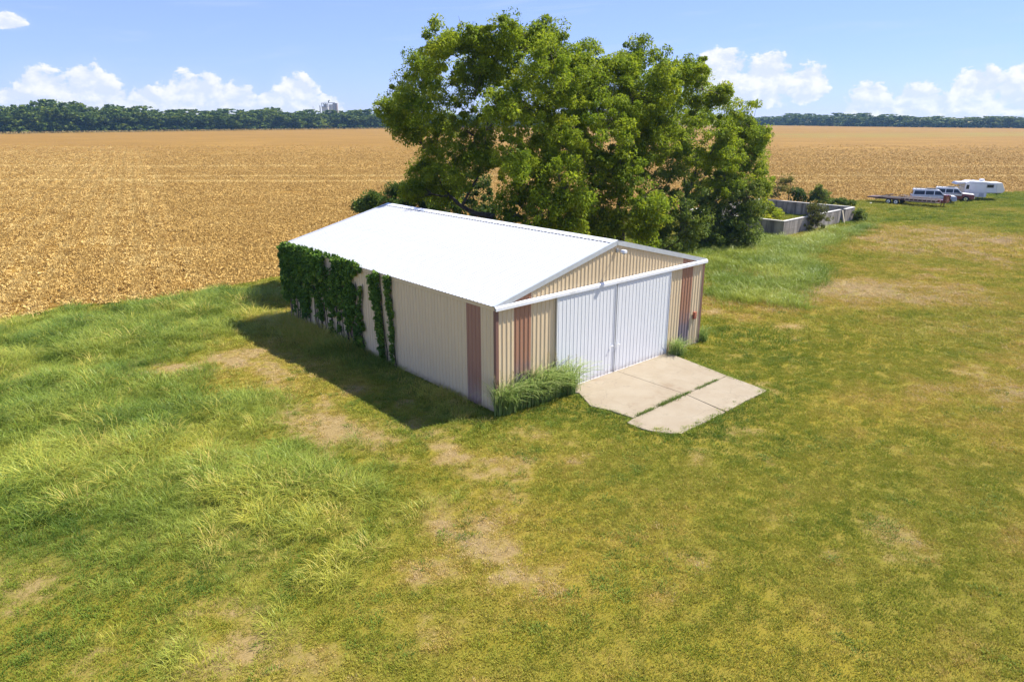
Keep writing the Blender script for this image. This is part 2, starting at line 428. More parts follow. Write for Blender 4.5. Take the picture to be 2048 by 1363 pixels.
# ------------------------------------------------------------------ concrete apron: four slabs and their joint
def concrete_mat(name, a, b_, stain, sc=1.0, lines=False):
    m, nt, b = material(name); p = geo_pos(nt)
    c = mixc(nt, noise(nt, p, .8*sc, 5, .65).sstep(.3, .7), a, b_)
    c = mixc(nt, noise(nt, p, .45*sc, 6, .7, .5).sstep(.55, .72)*.75, c, stain)
    c = mixc(nt, noise(nt, p, 2.6*sc, 6, .75, 1.2).sstep(.60, .70)*.35, c, tuple(x*.7 for x in a))
    c = mixc(nt, noise(nt, p, 26*sc, 3, .6).sstep(.55, .75)*.25, c, tuple(x*.6 for x in a))
    if not lines:
        vo = nt.nodes.new('ShaderNodeTexVoronoi'); vo.feature = 'DISTANCE_TO_EDGE'; vo.inputs['Scale'].default_value = .42
        dn = nt.nodes.new('ShaderNodeTexNoise'); dn.inputs['Scale'].default_value = 1.6; dn.inputs['Detail'].default_value = 5
        av = nt.nodes.new('ShaderNodeVectorMath'); av.operation = 'ADD'; nt.links.new(p.k, av.inputs[0]); nt.links.new(p.k, dn.inputs['Vector']); nt.links.new(dn.outputs['Color'], av.inputs[1]); nt.links.new(av.outputs[0], vo.inputs['Vector'])
        c = mixc(nt, V(nt, vo.outputs['Distance']).sstep(.008, .003)*.25, c, tuple(q*.35 for q in a))
    if lines:
        s = nt.nodes.new('ShaderNodeSeparateXYZ'); nt.links.new(p.k, s.inputs[0]); x, y, z = (V(nt, s.outputs[i]) for i in range(3))
        c = mixc(nt, noise(nt, comb(nt, x*1.5, y*1.5, z*.12), 1.0, 4, .65).sstep(.44, .66)*.9, c, tuple(q*.36 for q in a))
        c = mixc(nt, noise(nt, comb(nt, x*.3, y*.3, z*7.0), 1.0, 3, .5).sstep(.5, .7)*.4, c, tuple(q*.6 for q in a))
    nt.links.new(c.k, b.inputs['Base Color']); b.inputs['Roughness'].default_value = 0.9
    add_bump(nt, b, noise(nt, p, 30*sc, 4, .7), 0.006, .5)
    return m
M_CONC = concrete_mat('apron_concrete', (0.250, 0.200, 0.134), (0.285, 0.238, 0.168), (0.195, 0.136, 0.080))
apron = empty('concrete_apron', (0, 0, 0), kind='structure')
J0, J1 = G(1266, 838)[:2], G(1446, 757)[:2]           # the joint with weeds in it
dj = (J1-J0)/np.linalg.norm(J1-J0); J1 = J0+dj*6.9
def slab(poly, z=0.07):
    n = len(poly); bm = bmesh.new()
    top = [bm.verts.new((p[0], p[1], z)) for p in poly]; bot = [bm.verts.new((p[0], p[1], -.1)) for p in poly]
    f = bm.faces.new(top); f.normal_update()
    if f.normal.z < 0: f.normal_flip()
    for i in range(n): bm.faces.new((top[i], top[(i+1) % n], bot[(i+1) % n], bot[i]))
    bmesh.ops.recalc_face_normals(bm, faces=bm.faces[:])
    me = bpy.data.meshes.new('slab'); bm.to_mesh(me); bm.free(); me.materials.append(M_CONC)
    o = link('slab', me, apron); mo = o.modifiers.new('bevel', 'BEVEL'); mo.width = .012; mo.limit_method = 'ANGLE'
    return o
gq = lambda x, y: G(x, y)[:2]
nj = np.array([-dj[1], dj[0]])*0.014
mid_j = J0+dj*3.6; b0 = np.array(barn_pt(3.25, 0.03)[:2]); b1 = np.array(barn_pt(11.2, .03)[:2]); bm_ = (b0+b1)/2
sj = dj*0.006
e_r = J1+0*dj
slab([b0, gq(1158, 788), gq(1181, 814), gq(1224, 824), J0+nj, mid_j+nj-sj, bm_-sj])
slab([bm_+sj, mid_j+nj+sj, J1+nj, b1])
slab([J0-nj+dj*.05, gq(1254, 847), gq(1274, 856), gq(1297, 863), gq(1332, 868), gq(1362, 869), gq(1450, 826), mid_j-nj-sj], .064)
slab([mid_j-nj+sj, gq(1451.5, 825.4), gq(1492, 803), gq(1534, 783), J1-nj], .068)

# ================================================================== THE BARN
barn = empty('metal_barn', barn_pt(0, 0), BTH, label='large tan metal barn with white roof and white sliding doors', cat='barn')
def sheet_mat(name, col, fade=None, streak=0.35):
    """painted steel sheet; fade = (colour, z) where the paint has chalked below a height"""
    m, nt, b = material(name); p = obj_pos(nt)
    s = nt.nodes.new('ShaderNodeSeparateXYZ'); nt.links.new(p.k, s.inputs[0]); x, y, z = (V(nt, s.outputs[i]) for i in range(3))
    c = mixc(nt, noise(nt, comb(nt, x*7.0, y*7.0, z*.5), 1.0, 4, .6).sstep(.4, .75)*streak, col, tuple(q*.80 for q in col))
    c = mixc(nt, noise(nt, p, 1.3, 5, .6).sstep(.45, .75)*.3, c, tuple(min(1, q*1.12) for q in col))
    if fade:
        f = (z*-1.0+fade[1] + (noise(nt, comb(nt, x*3.0, y*3.0, z*1.1), 1.0, 5, .65)-.5)*2.0).sstep(-.45, .75)
        c = mixc(nt, f*.92, c, fade[0])
    # splashed soil and rust near the bottom edge
    g = (z*-1.0+.42 + (noise(nt, p, 4.0, 4, .6)-.5)*.8).sstep(0.0, .5)
    c = mixc(nt, g*.45, c, (0.22, 0.13, 0.07))
    nt.links.new(c.k, b.inputs['Base Color']); b.inputs['Roughness'].default_value = .55
    b.inputs['Specular IOR Level'].default_value = .35
    return m
TAN = (0.72, 0.560, 0.350); RED = (0.40, 0.205, 0.125)
M_TAN = sheet_mat('tan_paint', TAN); M_RED = sheet_mat('red_brown_paint', RED, ((0.20, 0.17, 0.195), 1.75))
M_REDS = sheet_mat('red_brown_paint_side', (0.36, 0.190, 0.130), ((0.36, 0.245, 0.205), .9))
M_WHITE = plain('white_roof_paint', (0.47, 0.475, 0.48), .42, 0, .03, 2.0)
M_DOOR = sheet_mat('white_door_paint', (0.75, 0.755, 0.75), None, .3)
M_TRIM = plain('white_trim_paint', (0.80, 0.81, 0.83), .4, 0, .04, 3.0, (0.55, 0.53, 0.50))
M_RAKE = plain('galvanised_trim', (0.55, 0.58, 0.62), .4, .3, .06, 4.0)
M_BROWN = sheet_mat('brown_trim_paint', (0.21, 0.11, 0.085), ((0.27, 0.18, 0.16), 1.0))
M_DARK = plain('dark_interior', (0.02, 0.02, 0.022), .9)
M_RUST = plain('rusted_steel', (0.28, 0.085, 0.045), .75, .1, .3, 14, (0.16, .05, .03))
M_GREY = plain('grey_metal', (0.34, 0.35, 0.37), .45, .4)
RIB = 0.032
RIB_W = 0.022
def rib_profile(w, n=4, RIB=0.032):
    """x, depth across a sheet: n major ribs with two slight stiffeners between them"""
    p = w/n; out_ = [(0, 0)]
    for k in range(n):
        c = (k+.5)*p
        out_ += [(c-.026, 0), (c-.014, RIB), (c+.014, RIB), (c+.026, 0)]
    out_.append((w, 0))
    return out_
def wall_sheet(w, z0, ztop, mat, name='wall_panel', n=4):
    """sheet in x,z facing -y; ztop(x) may slope"""
    P = rib_profile(w, n, RIB_W if 'door' not in name else .010); v = []; f = []
    for x, d in P: v += [(x, -d, z0), (x, -d, ztop(x))]
    for i in range(len(P)-1): f.append((2*i, 2*i+2, 2*i+3, 2*i+1))
    me = bpy.data.meshes.new(name); me.from_pydata(v, [], f); me.materials.append(mat); me.update()
    return me
NF = 15; PW = BW/NF
roof_z = lambda u: BH + (BR_-BH)*(1-abs(u-BW/2)/(BW/2))
# the frame behind the sheets: a closed dark shell, so no light leaks through the joints
MB().prism([(0.05, 0.02), (BW-.05, 0.02), (BW-.05, BH-.05), (BW/2, BR_-.07), (.05, BH-.05)], .06, BL-.05).build('frame', M_DARK, barn)
RED_COLS = (1, NF-2)
for i in range(NF):
    u0 = i*PW; mat = M_RED if i in RED_COLS else M_TAN
    door_col = 3.3 < u0+PW*.5 < 10.95
    zb = BH-.25 if door_col else (.02 if i not in (12,) else .02)
    me = wall_sheet(PW, zb, lambda x, u0=u0: roof_z(u0+x)-.03, mat, 'wall_panel')
    # ridge column: add the peak point
    o = link('wall_panel', me, barn); o.location = (u0, 0, 0)
    if mat is M_RED and i == 1: o['label'] = 'red brown wall panel chalked to blue grey near the bottom'
    back = wall_sheet(PW, .02, lambda x, u0=u0: roof_z(u0+x)-.03, mat if mat is M_TAN else M_REDS, 'wall_panel')
    o = link('wall_panel', back, barn); o.location = (BW-u0, BL, 0); o.rotation_euler = (0, 0, math.pi)
NS = 20; SW = BL/NS
side_me = {m.name: wall_sheet(SW, .02, lambda x: BH-.03, m) for m in (M_TAN, M_REDS)}
for i in range(NS):
    m = M_REDS if i in (1, 12) else M_TAN
    o = link('wall_panel', side_me[m.name], barn); o.location = (0, (i+1)*SW, 0); o.rotation_euler = (0, 0, -math.pi/2)
    o = link('wall_panel', side_me[m.name], barn); o.location = (BW, i*SW, 0); o.rotation_euler = (0, 0, math.pi/2)
# corner trims
for (u, v) in ((0, 0), (BW, 0), (0, BL), (BW, BL)):
    su = -1 if u == 0 else 1; sv = -1 if v == 0 else 1
    t = MB()
    xs = sorted((u+su*.036, u-su*.11)); ys = sorted((v+sv*.036, v-sv*.11))
    t.box(xs[0], xs[1], *(sorted((v+sv*.036, v+sv*.030))), .02, BH-.06)
    t.box(*(sorted((u+su*.0361, u+su*.0301))), ys[0], ys[1], .02, BH-.06)
    t.build('corner_trim', M_BROWN, barn)
# roof sheets: ribs run from ridge to eave
OV = 0.10; slope_l = math.hypot(BW/2, BR_-BH); ang = math.atan2(BR_-BH, BW/2)
def roof_sheet(w, l):
    P = rib_profile(w, 4); v = []; f = []
    for y, d in P: v += [(0, y, d*.9), (l, y, d*.9)]
    for i in range(len(P)-1): f.append((2*i, 2*i+1, 2*i+3, 2*i+2))
    me = bpy.data.meshes.new('roof_panel'); me.from_pydata(v, [], f); me.materials.append(M_WHITE); me.update()
    return me
RS = (BL+.10)/NS; rme = roof_sheet(RS, slope_l+OV)
for i in range(NS):
    o = link('roof_panel', rme, barn); o.location = (BW/2, -.05+i*RS, BR_+.012); o.rotation_euler = (0, ang, 0)
    o = link('roof_panel', rme, barn); o.location = (BW/2, -.05+(i+1)*RS, BR_+.012); o.rotation_euler = (0, ang, math.pi)
# ridge cap resting on the ribs (the valleys between ribs stay open and dark)
cap = MB(); cw = .30; zc = BR_+.012+RIB*.9+.006
for sgn in (-1, 1):
    a = (BW/2, zc+.01); b = (BW/2+sgn*cw*math.cos(ang), zc-cw*math.sin(ang)); c = (BW/2+sgn*(cw)*math.cos(ang), zc-cw*math.sin(ang)-.007)
    cap.add([(a[0], -.07, a[1]), (a[0], BL+.07, a[1]), (b[0], BL+.07, b[1]), (b[0], -.07, b[1]), (c[0], -.07, c[1]), (c[0], BL+.07, c[1])], [(0, 1, 2, 3), (3, 2, 5, 4)])
cap.build('ridge_cap', M_TRIM, barn)
# near-black blocks standing in for the shaded gaps just under the ridge cap
cl_m = MB().box(0, .03, 0, RS/4-.075, 0, .026)
cl_me = cl_m.mesh('ridge_gap_shade', M_DARK)
clo = MB()
for sgn in (-1, 1):
    for k in range(NS*4-1):
        y0 = -.05+(k+.5)*RS/4+.036; d = cw-.004
        x = BW/2+sgn*d*math.cos(ang); z = BR_+.014-d*math.sin(ang)
        clo.box(x-.012, x+.012, y0, y0+RS/4-.072, z, z+.024)
clo.build('ridge_gap_shade', M_DARK, barn, kind='stuff')
# rake trims on the gable edges
for v0, sv in ((0, -1), (BL, 1)):
    for sgn in (-1, 1):
        t = MB(); l = slope_l+OV+.02
        M = Matrix.Translation((BW/2, v0, BR_+.012)) @ (Matrix.Rotation(math.pi, 4, 'Z') if sgn < 0 else Matrix.Identity(4)) @ Matrix.Rotation(ang, 4, 'Y')
        yy = sorted((sv*sgn*.052, sv*sgn*.062)); yt = sorted((sv*sgn*.062, -sv*sgn*.07))
        t.box(0.0, l, yy[0], yy[1], -.17, .036, M); t.box(0.0, l, yt[0], yt[1], .0361, .042, M)
        t.build('rake_trim', M_RAKE, barn)
for x in (0, BW):
    s_ = -1 if x == 0 else 1
    MB().box(*sorted((x+s_*.031, x+s_*.040)), .04, BL-.04, BH-.19, BH-.045).build('eave_trim', M_TAN, barn)
# sliding door track cover: a long white hood across the whole front
hood = MB()
hp = [(-.036, 4.455), (-.09, 4.435), (-.135, 4.40), (-.135, 4.275), (-.127, 4.275), (-.127, 4.39), (-.085, 4.415), (-.036, 4.43)]
n = len(hp); x0, x1 = -.10, BW+.12
hood.add([(x0, y, z-.03) for y, z in hp]+[(x1, y, z-.03) for y, z in hp], [tuple(range(n)), tuple(range(2*n-1, n-1, -1))]+[(i, i+n, (i+1) % n+n, (i+1) % n) for i in range(n)])
hood.build('door_track_hood', M_TRIM, barn)
MB().box(2.0, 12.2, -.10, -.05, 4.26, 4.33).build('door_rail', M_GREY, barn)
# two sliding doors, each of white ribbed sheets in a steel edge
def door(u0, u1, tilt):
    root = link('sliding_door', MB().box(.01, u1-u0-.01, .01, .05, .03, 4.22).mesh('door_frame', M_GREY), barn)
    root.location = (u0, -.095, 0.0); root.rotation_euler = (0, tilt, 0)
    w = (u1-u0)/4
    me = wall_sheet(w-.002, .03, lambda x: 4.22, M_DOOR, 'door_panel', 4)
    for k in range(4):
        o = link('door_panel', me, root); o.location = (k*w+.001, 0.008, 0)
    e = MB()
    e.box(-.012, .010, -.018, .055, .02, 4.225); e.box(u1-u0-.010, u1-u0+.012, -.018, .055, .02, 4.225)
    e.box(.011, u1-u0-.011, -.020, .052, .015, .075)
    e.build('door_edge', M_DOOR, root)
    return root
d1 = door(3.27, 6.98, -.005); d2_ = door(7.07, 11.0, 0.0015)
for d, x in ((d1, 3.52), (d2_, .18)):
    h_ = MB().box(x-.045, x+.045, -.045, -.036, 1.33, 1.41).tube([(x-.05, -.047, 1.37), (x-.05, -.085, 1.37), (x+.05, -.085, 1.37), (x+.05, -.047, 1.37)], .01, 6)
    h_.build('door_handle', M_TRIM, d)
# yard light under the peak
lamp = empty('yard_light', (BW/2, -.06, 5.72)); lamp.parent = barn
MB().box(-.07, .07, -.02, .025, -.09, .09).tube([(0, -.02, .0), (0, -.16, .04), (.02, -.30, .03)], .02, 8).build('bracket', M_GREY, lamp)
hd = MB().prism([(-.10, -.05), (.12, -.09), (.14, .02), (.08, .07), (-.06, .07)], -.46, -.24); hd.build('lamp_housing', M_TRIM, lamp, bevel=.02)
MB().box(-.07, .10, -.43, -.27, -.095, -.078, Matrix.Rotation(-.18, 4, 'Y')).build('lens', plain('lamp_lens', (.55, .57, .58), .15), lamp)
lamp.name = 'yard_light'
# rusty breaker box by the corner
bx = MB().box(13.20, 13.42, -.13, -.03, 1.42, 1.78); bxo = bx.build('breaker_box', M_RUST, barn, bevel=.008); bxo['label'] = 'small rusty red breaker box on the wall'
MB().box(13.22, 13.40, -.137, -.1305, 1.45, 1.75).tube([(13.38, -.135, 1.60), (13.38, -.165, 1.60)], .018, 6).build('lid', plain('box_paint', (.42, .13, .07), .6, 0, .2, 20, (.5, .4, .34)), bxo)
MB().tube([(13.31, -.06, 1.42), (13.31, -.06, .03)], .016, 6).build('conduit', M_GREY, bxo)
# concrete sill under the sheets
MB().box(11.06, BW+.03, -.05, .05, -.05, .10).build('foundation_sill', M_CONC, barn)
MB().box(-.03, 3.2, -.05, .05, -.05, .09).build('foundation_sill', M_CONC, barn)

# ================================================================== VEGETATION
GREENS = [(0.0, (0.066, 0.122, 0.012)), (0.35, (0.166, 0.238, 0.014)), (0.7, (0.320, 0.378, 0.020)), (1.0, (0.475, 0.476, 0.029))]
M_LEAF = leaf_mat('grove_leaves', GREENS, trans=.5)
M_LEAFD = leaf_mat('bush_leaves', [(0.0, (0.037, 0.074, 0.013)), (0.5, (0.100, 0.156, 0.024)), (1.0, (0.225, 0.264, 0.033))], trans=.35)
M_LEAFY = leaf_mat('dry_bush_leaves', [(0.0, (0.08, 0.09, 0.02)), (0.5, (0.18, 0.18, 0.035)), (1.0, (0.32, 0.27, 0.06))], trans=.35)
M_LEAFV = leaf_mat('vine_leaves', [(0.0, (0.053, 0.116, 0.018)), (0.5, (0.128, 0.232, 0.031)), (1.0, (0.300, 0.406, 0.058))], trans=.35)
def bark_mat(name, a, b_):
    m, nt, b = material(name); p = geo_pos(nt)
    s = nt.nodes.new('ShaderNodeSeparateXYZ'); nt.links.new(p.k, s.inputs[0])
    n = noise(nt, comb(nt, V(nt, s.outputs[0])*9.0, V(nt, s.outputs[1])*9.0, V(nt, s.outputs[2])*1.6), 1.0, 5, .7)
    c = mixc(nt, n.sstep(.35, .65), a, b_); nt.links.new(c.k, b.inputs['Base Color']); b.inputs['Roughness'].default_value = .95
    add_bump(nt, b, n, .05, .8)
    return m
M_BARK = bark_mat('bark', (0.035, 0.028, 0.020), (0.095, 0.078, 0.058))

def leaves(cent, rad, per, size, rg, droop=.45, flat=.8, tint=.5, tint_sd=.12, aspect=.42):
    """leaf-sized rhombs round each clump centre -> verts, faces, tint"""
    n = len(cent); N = int(n*per)
    ci = np.repeat(np.arange(n), per)
    d = rg.normal(size=(N, 3)); d /= np.linalg.norm(d, axis=1)[:, None]
    r = rad[ci]*np.cbrt(rg.random(N))**.8
    off = d*r[:, None]; off[:, 2] *= flat
    P = cent[ci]+off
    a = d*1.0+rg.normal(size=(N, 3))*.7; a[:, 2] -= droop; a /= np.linalg.norm(a, axis=1)[:, None]
    nrm = rg.normal(size=(N, 3)); nrm[:, 2] += .9
    b = np.cross(a, nrm); b /= np.linalg.norm(b, axis=1)[:, None]+1e-9
    L = size*(.6+.8*rg.random(N)); w = L*aspect
    c = np.cross(a, b)
    v = np.empty((N, 4, 3))
    v[:, 0] = P-a*(L*.5)[:, None]; v[:, 1] = P-b*(w*.5)[:, None]+c*(w*.18)[:, None]; v[:, 2] = P+a*(L*.5)[:, None]; v[:, 3] = P+b*(w*.5)[:, None]+c*(w*.18)[:, None]
    f = np.arange(N*4).reshape(N, 4)
    ct = np.clip(rg.normal(tint, tint_sd, n), 0, 1)
    t = np.clip(ct[ci]+rg.normal(0, .10, N), 0, 1)
    return v.reshape(-1, 3), f, np.repeat(t, 4)
def bez(a, b, c, n):
    t = np.linspace(0, 1, n)[:, None]
    return (1-t)**2*a+2*t*(1-t)*b+t*t*c
def make_tree(name, label, cat, base, lobes, seed, trunk_r=.32, clumps=20, per=80, size=.30, clump_r=.62, mat=None, tint=.55, fork=.30, group=None, droop=.45, depth_j=2.2, dead=0):
    """lobes: (x, y, z, r) in metres; trunk, limb to each lobe, twigs to each clump, leaves round clumps"""
    rg = np.random.default_rng(seed); lob = np.array(lobes, float); base = np.array(base, float)
    root = empty(name, base, label=label, cat=cat, group=group)
    lob[:, 1] += rg.normal(0, depth_j, len(lob))
    top = lob[:, 2].max(); cen = lob[:, :3].mean(0)
    wood = MB()
    fh = max(.5, top*fork); ctrl = np.array([*(base[:2]+(cen[:2]-base[:2])*.25), fh])
    tr = bez(base, base*np.array([1, 1, 0])+np.array([rg.normal(0, .3), rg.normal(0, .3), fh*.5]), ctrl, 6)
    # two or three leaders carry the crown
    tops = np.argsort(-lob[:, 2])[:3]
    wood.tube(tr-base, np.linspace(trunk_r*1.25, trunk_r*.85, 6), 9)
    limb_pts = [(p, trunk_r*.7) for p in tr[3:]]
    order = np.argsort(np.hypot(*(lob[:, :2]-base[:2]).T)*.6+lob[:, 2])
    cents = []; rads = []
    for li in order:
        L = lob[li]; c = L[:3]
        # join the nearest existing limb point that is lower than the lobe
        best = min(limb_pts, key=lambda q: np.linalg.norm(q[0]-c)+2.2*max(0, q[0][2]-c[2]+.6))
        a, ra = best; m = (a+c)/2+np.array([rg.normal(0, .5), rg.normal(0, .5), -.10*np.linalg.norm(c-a)])
        k = max(4, int(np.linalg.norm(c-a)/.8)); pts = bez(a, m, c, k)
        pts[1:-1] += rg.normal(0, .10, (k-2, 3))
        r0 = min(ra*.8, .05+.035*np.linalg.norm(c-a)); rr = np.linspace(r0, max(.025, r0*.35), k)
        wood.tube(pts-base, rr, 6)
        limb_pts += list(zip(pts[1:], rr[1:]))
        ani = .75+.6*rg.random(3)
        for q in range(clumps):
            d = rg.normal(size=3); d /= np.linalg.norm(d); d[2] = d[2]*.9+.08
            cc = c+d*ani*L[3]*(.25+.95*rg.random()**.75)
            if cc[2] < .25: cc[2] = .25+rg.random()*.3
            cents.append(cc); rads.append(clump_r*(.4+1.05*rg.random()**1.3))
            if q % 3 == 0:
                s = pts[rg.integers(k//2, k)]; mm = (s+cc)/2+rg.normal(0, .15, 3)
                wood.tube(np.array([s, mm, cc])-base, [.028, .018, .008], 3, False)
    for q in range(dead):                              # bare twigs poking out of the crown
        L = lob[rg.integers(len(lob))]; d = rg.normal(size=3); d[2] = abs(d[2]); d /= np.linalg.norm(d)
        s = L[:3]; e = s+d*L[3]*1.35
        wood.tube(np.array([s, (s+e)/2+rg.normal(0, .2, 3), e])-base, [.03, .02, .008], 3, False)
    wood.build('trunk', M_BARK, root)
    v, f, t = leaves(np.array(cents), np.array(rads), per, size, rg, droop, tint=tint)
    link('crown', np_mesh('crown', v-base, f, mat or M_LEAF, {'tint': t}), root)
    return root
def lobes_px(L, D, s=1.0, dy=0):
    return [(*AT(x, y+dy, D), r*s*D/F_PX) for x, y, r in L]

# ---- the grove behind the barn: five big trees
GROVE = 'big trees of the grove behind the barn'
T1 = [(785, 205, 26), (812, 165, 32), (838, 110, 36), (882, 75, 36), (938, 62, 34), (850, 190, 40), (905, 140, 46), (960, 130, 42), (985, 90, 34), (1000, 200, 42), (865, 255, 44), (930, 235, 42), (850, 320, 40), (905, 310, 44), (965, 290, 36), (815, 235, 24), (880, 355, 38), (830, 355, 24)]
T2 = [(1008, 52, 34), (1055, 44, 32), (1100, 62, 32), (1118, 92, 30), (1020, 115, 46), (1080, 120, 46), (1130, 140, 40), (1040, 185, 46), (1100, 200, 46), (1060, 255, 46), (1120, 262, 44), (1155, 112, 26), (1030, 290, 36), (1090, 310, 44)]
T3 = [(1195, 140, 38), (1200, 215, 42), (1175, 160, 36), (1285, 150, 36), (1285, 205, 40), (1290, 290, 40), (1150, 165, 40), (1148, 215, 42), (1160, 280, 42), (1318, 195, 40), (1325, 260, 40), (1180, 115, 32), (1232, 118, 34), (1282, 96, 30), (1260, 105, 24), (1205, 175, 46), (1262, 175, 46), (1306, 140, 32), (1180, 240, 44), (1240, 250, 46), (1295, 230, 40), (1210, 310, 44), (1260, 310, 40)]
T4 = [(1310, 180, 36), (1440, 250, 34), (1420, 275, 36), (1338, 132, 30), (1382, 128, 28), (1352, 190, 42), (1402, 178, 36), (1330, 240, 42), (1382, 245, 44), (1428, 172, 20), (1430, 215, 32), (1345, 300, 40), (1400, 300, 40)]
T5 = [(1462, 215, 26), (1485, 245, 30), (1520, 262, 22), (1448, 262, 36), (1505, 305, 28), (1465, 310, 36), (1430, 330, 40), (1480, 350, 34), (1512, 345, 20), (1440, 375, 32)]
for nm, L, D, bx_, sd, tr, lab in (
        ('spreading_tree', T1, 49, 1010, 11, .36, 'big spreading tree overhanging the back end of the white barn roof'),
        ('tall_tree', T2, 48.5, 1080, 12, .38, 'tallest forked tree of the grove rising behind the barn ridge'),
        ('round_tree', T3, 54, 1240, 13, .33, 'broad round tree in the middle of the grove, behind the gable peak'),
        ('leafy_tree', T4, 61, 1362, 14, .34, 'leafy tree with pale upper twigs between the round tree and grove end'),
        ('low_tree', T5, 66, 1432, 15, .30, 'lower tree at the end of the grove beside the roofless concrete walls')):
    b = AT(bx_, 400, D); b[2] = 0
    make_tree(nm, lab, 'tree', b, lobes_px(L, D, 1.02, 24), sd, tr, clumps=36, per=145, size=.19, clump_r=.56, tint=.49, group=GROVE, dead=10)
# ---- undergrowth trees and bushes at the foot of the grove
UND = 'undergrowth round the foot of the grove'
U = [('young_tree', [(1040, 350, 36), (1075, 330, 38), (1115, 352, 40), (1045, 395, 40), (1090, 400, 44), (1135, 405, 38), (1075, 440, 40), (1120, 450, 36), (1150, 435, 34), (1025, 425, 28)], 46.3, 1085, 21, 'young leafy tree filling the gap behind the barn ridge, under the tallest tree', M_LEAF, .50),
     ('young_tree', [(1165, 330, 40), (1210, 345, 44), (1255, 335, 38), (1170, 385, 42), (1225, 395, 44), (1275, 395, 38), (1190, 435, 38), (1250, 445, 40), (1295, 455, 30), (1300, 415, 36), (1170, 445, 36), (1210, 460, 36)], 52, 1220, 22, 'young leafy tree rising behind the gable peak of the barn', M_LEAF, .46),
     ('thicket_bush', [(1300, 350, 36), (1340, 370, 38), (1310, 405, 38), (1355, 415, 38), (1325, 455, 34), (1365, 455, 26), (1290, 440, 26)], 58, 1330, 23, 'dense green bush behind the television antenna', M_LEAFD, .70),
     ('thicket_bush', [(1400, 385, 36), (1445, 385, 38), (1485, 390, 32), (1415, 425, 34), (1460, 425, 34), (1500, 420, 24), (1395, 450, 24), (1475, 450, 22), (1430, 452, 24)], 64, 1440, 24, 'dense green bush leaning against the near end of the concrete walls', M_LEAFD, .72),
     ('dark_bush', [(872, 375, 30), (910, 365, 36), (950, 385, 36), (890, 410, 34), (930, 420, 34), (965, 425, 30), (850, 400, 26)], 60.5, 915, 25, 'dark green bush under the spreading tree', M_LEAFD, .30),
     ('sprawling_bush', [(740, 402, 11), (762, 394, 14), (790, 386, 17), (820, 384, 20), (775, 412, 16), (805, 412, 20), (842, 402, 24), (722, 412, 7), (862, 390, 26), (880, 405, 26), (850, 378, 18)], 62, 790, 26, 'low sprawling bush past the back corner of the barn', M_LEAFD, .42)]
for nm, L, D, bx_, sd, lab, mt, ti in U:
    b = AT(bx_, 400, D); b[2] = 0
    lb = [(x, y, max(z, .5), r) for x, y, z, r in lobes_px(L, D)]
    if nm in ('thicket_bush', 'dark_bush', 'sprawling_bush', 'young_tree'):   # foliage down to the ground
        for q in L[::2]:
            p = AT(q[0]+(20 if q[0] < 1060 and nm == 'young_tree' else 0), 440, D); lb.append((p[0], D+(.6 if nm == 'young_tree' else -.5), 1.0, 1.2))
    make_tree(nm, lab, 'bush' if 'bush' in nm else 'tree', b, lb, sd, .14, clumps=24, per=95, size=.23, clump_r=.53, mat=mt, tint=ti, fork=.12, group=UND, depth_j=.5 if nm == 'young_tree' else 1.2, dead=4)
# ---- bushes round the concrete walls
RB = 'bushes round the roofless concrete walls'
for nm, L, D, bx_, sd, lab, mt, ti, sz in (
        ('olive_bush', [(1612, 452, 16), (1630, 448, 17), (1645, 440, 15), (1620, 430, 15), (1638, 422, 14), (1625, 412, 9)], 72.5, 1627, 31, 'wispy olive bush in front of the long concrete wall', M_LEAFY, .25, .17),
        ('dark_shrub', [(1592, 392, 12), (1608, 394, 13), (1622, 396, 12), (1600, 384, 8)], 87.5, 1606, 32, 'dark green shrub behind the back concrete wall', M_LEAFD, .25, .22),
        ('tall_shrub', [(1636, 378, 9), (1645, 388, 12), (1634, 394, 11), (1652, 398, 11), (1640, 403, 10)], 87, 1642, 33, 'taller green shrub with a leafy top above the back concrete wall', M_LEAFD, .75, .22),
        ('yellow_sapling', [(1563, 362, 8), (1577, 360, 9), (1572, 375, 11), (1556, 378, 10), (1580, 382, 9), (1548, 390, 9)], 88, 1572, 34, 'thin yellow green sapling behind the back concrete wall', M_LEAFY, .6, .2),
        ('corner_shrub', [(1714, 424, 9), (1722, 432, 10), (1712, 438, 9), (1728, 440, 8)], 80, 1718, 35, 'leafy shrub at the far corner of the concrete walls', M_LEAFD, .8, .2),
        ('low_shrub', [(1676, 402, 7), (1688, 404, 8), (1700, 406, 7), (1664, 404, 6)], 89.5, 1682, 36, 'low green shrub between the back concrete wall and the stubble', M_LEAFD, .6, .2),
        ('inner_sapling', [(1535, 418, 13), (1525, 404, 14), (1542, 430, 12), (1512, 420, 15), (1552, 424, 10), (1500, 405, 16), (1530, 436, 10)], 76.5, 1530, 37, 'pale green sapling growing inside the concrete walls', M_LEAF, .75, .22)):
    b = AT(bx_, 420, D); b[2] = 0
    lb = [(x, y, max(z, .3), r) for x, y, z, r in lobes_px(L, D)]
    make_tree(nm, lab, 'bush' if 'sapling' not in nm else 'sapling', b, lb, sd, .05, clumps=16, per=46 if nm != 'yellow_sapling' else 26, size=sz, clump_r=.34, mat=mt, tint=ti, fork=.15, group=RB, depth_j=.35, droop=.0 if nm == 'olive_bush' else .3, dead=6)

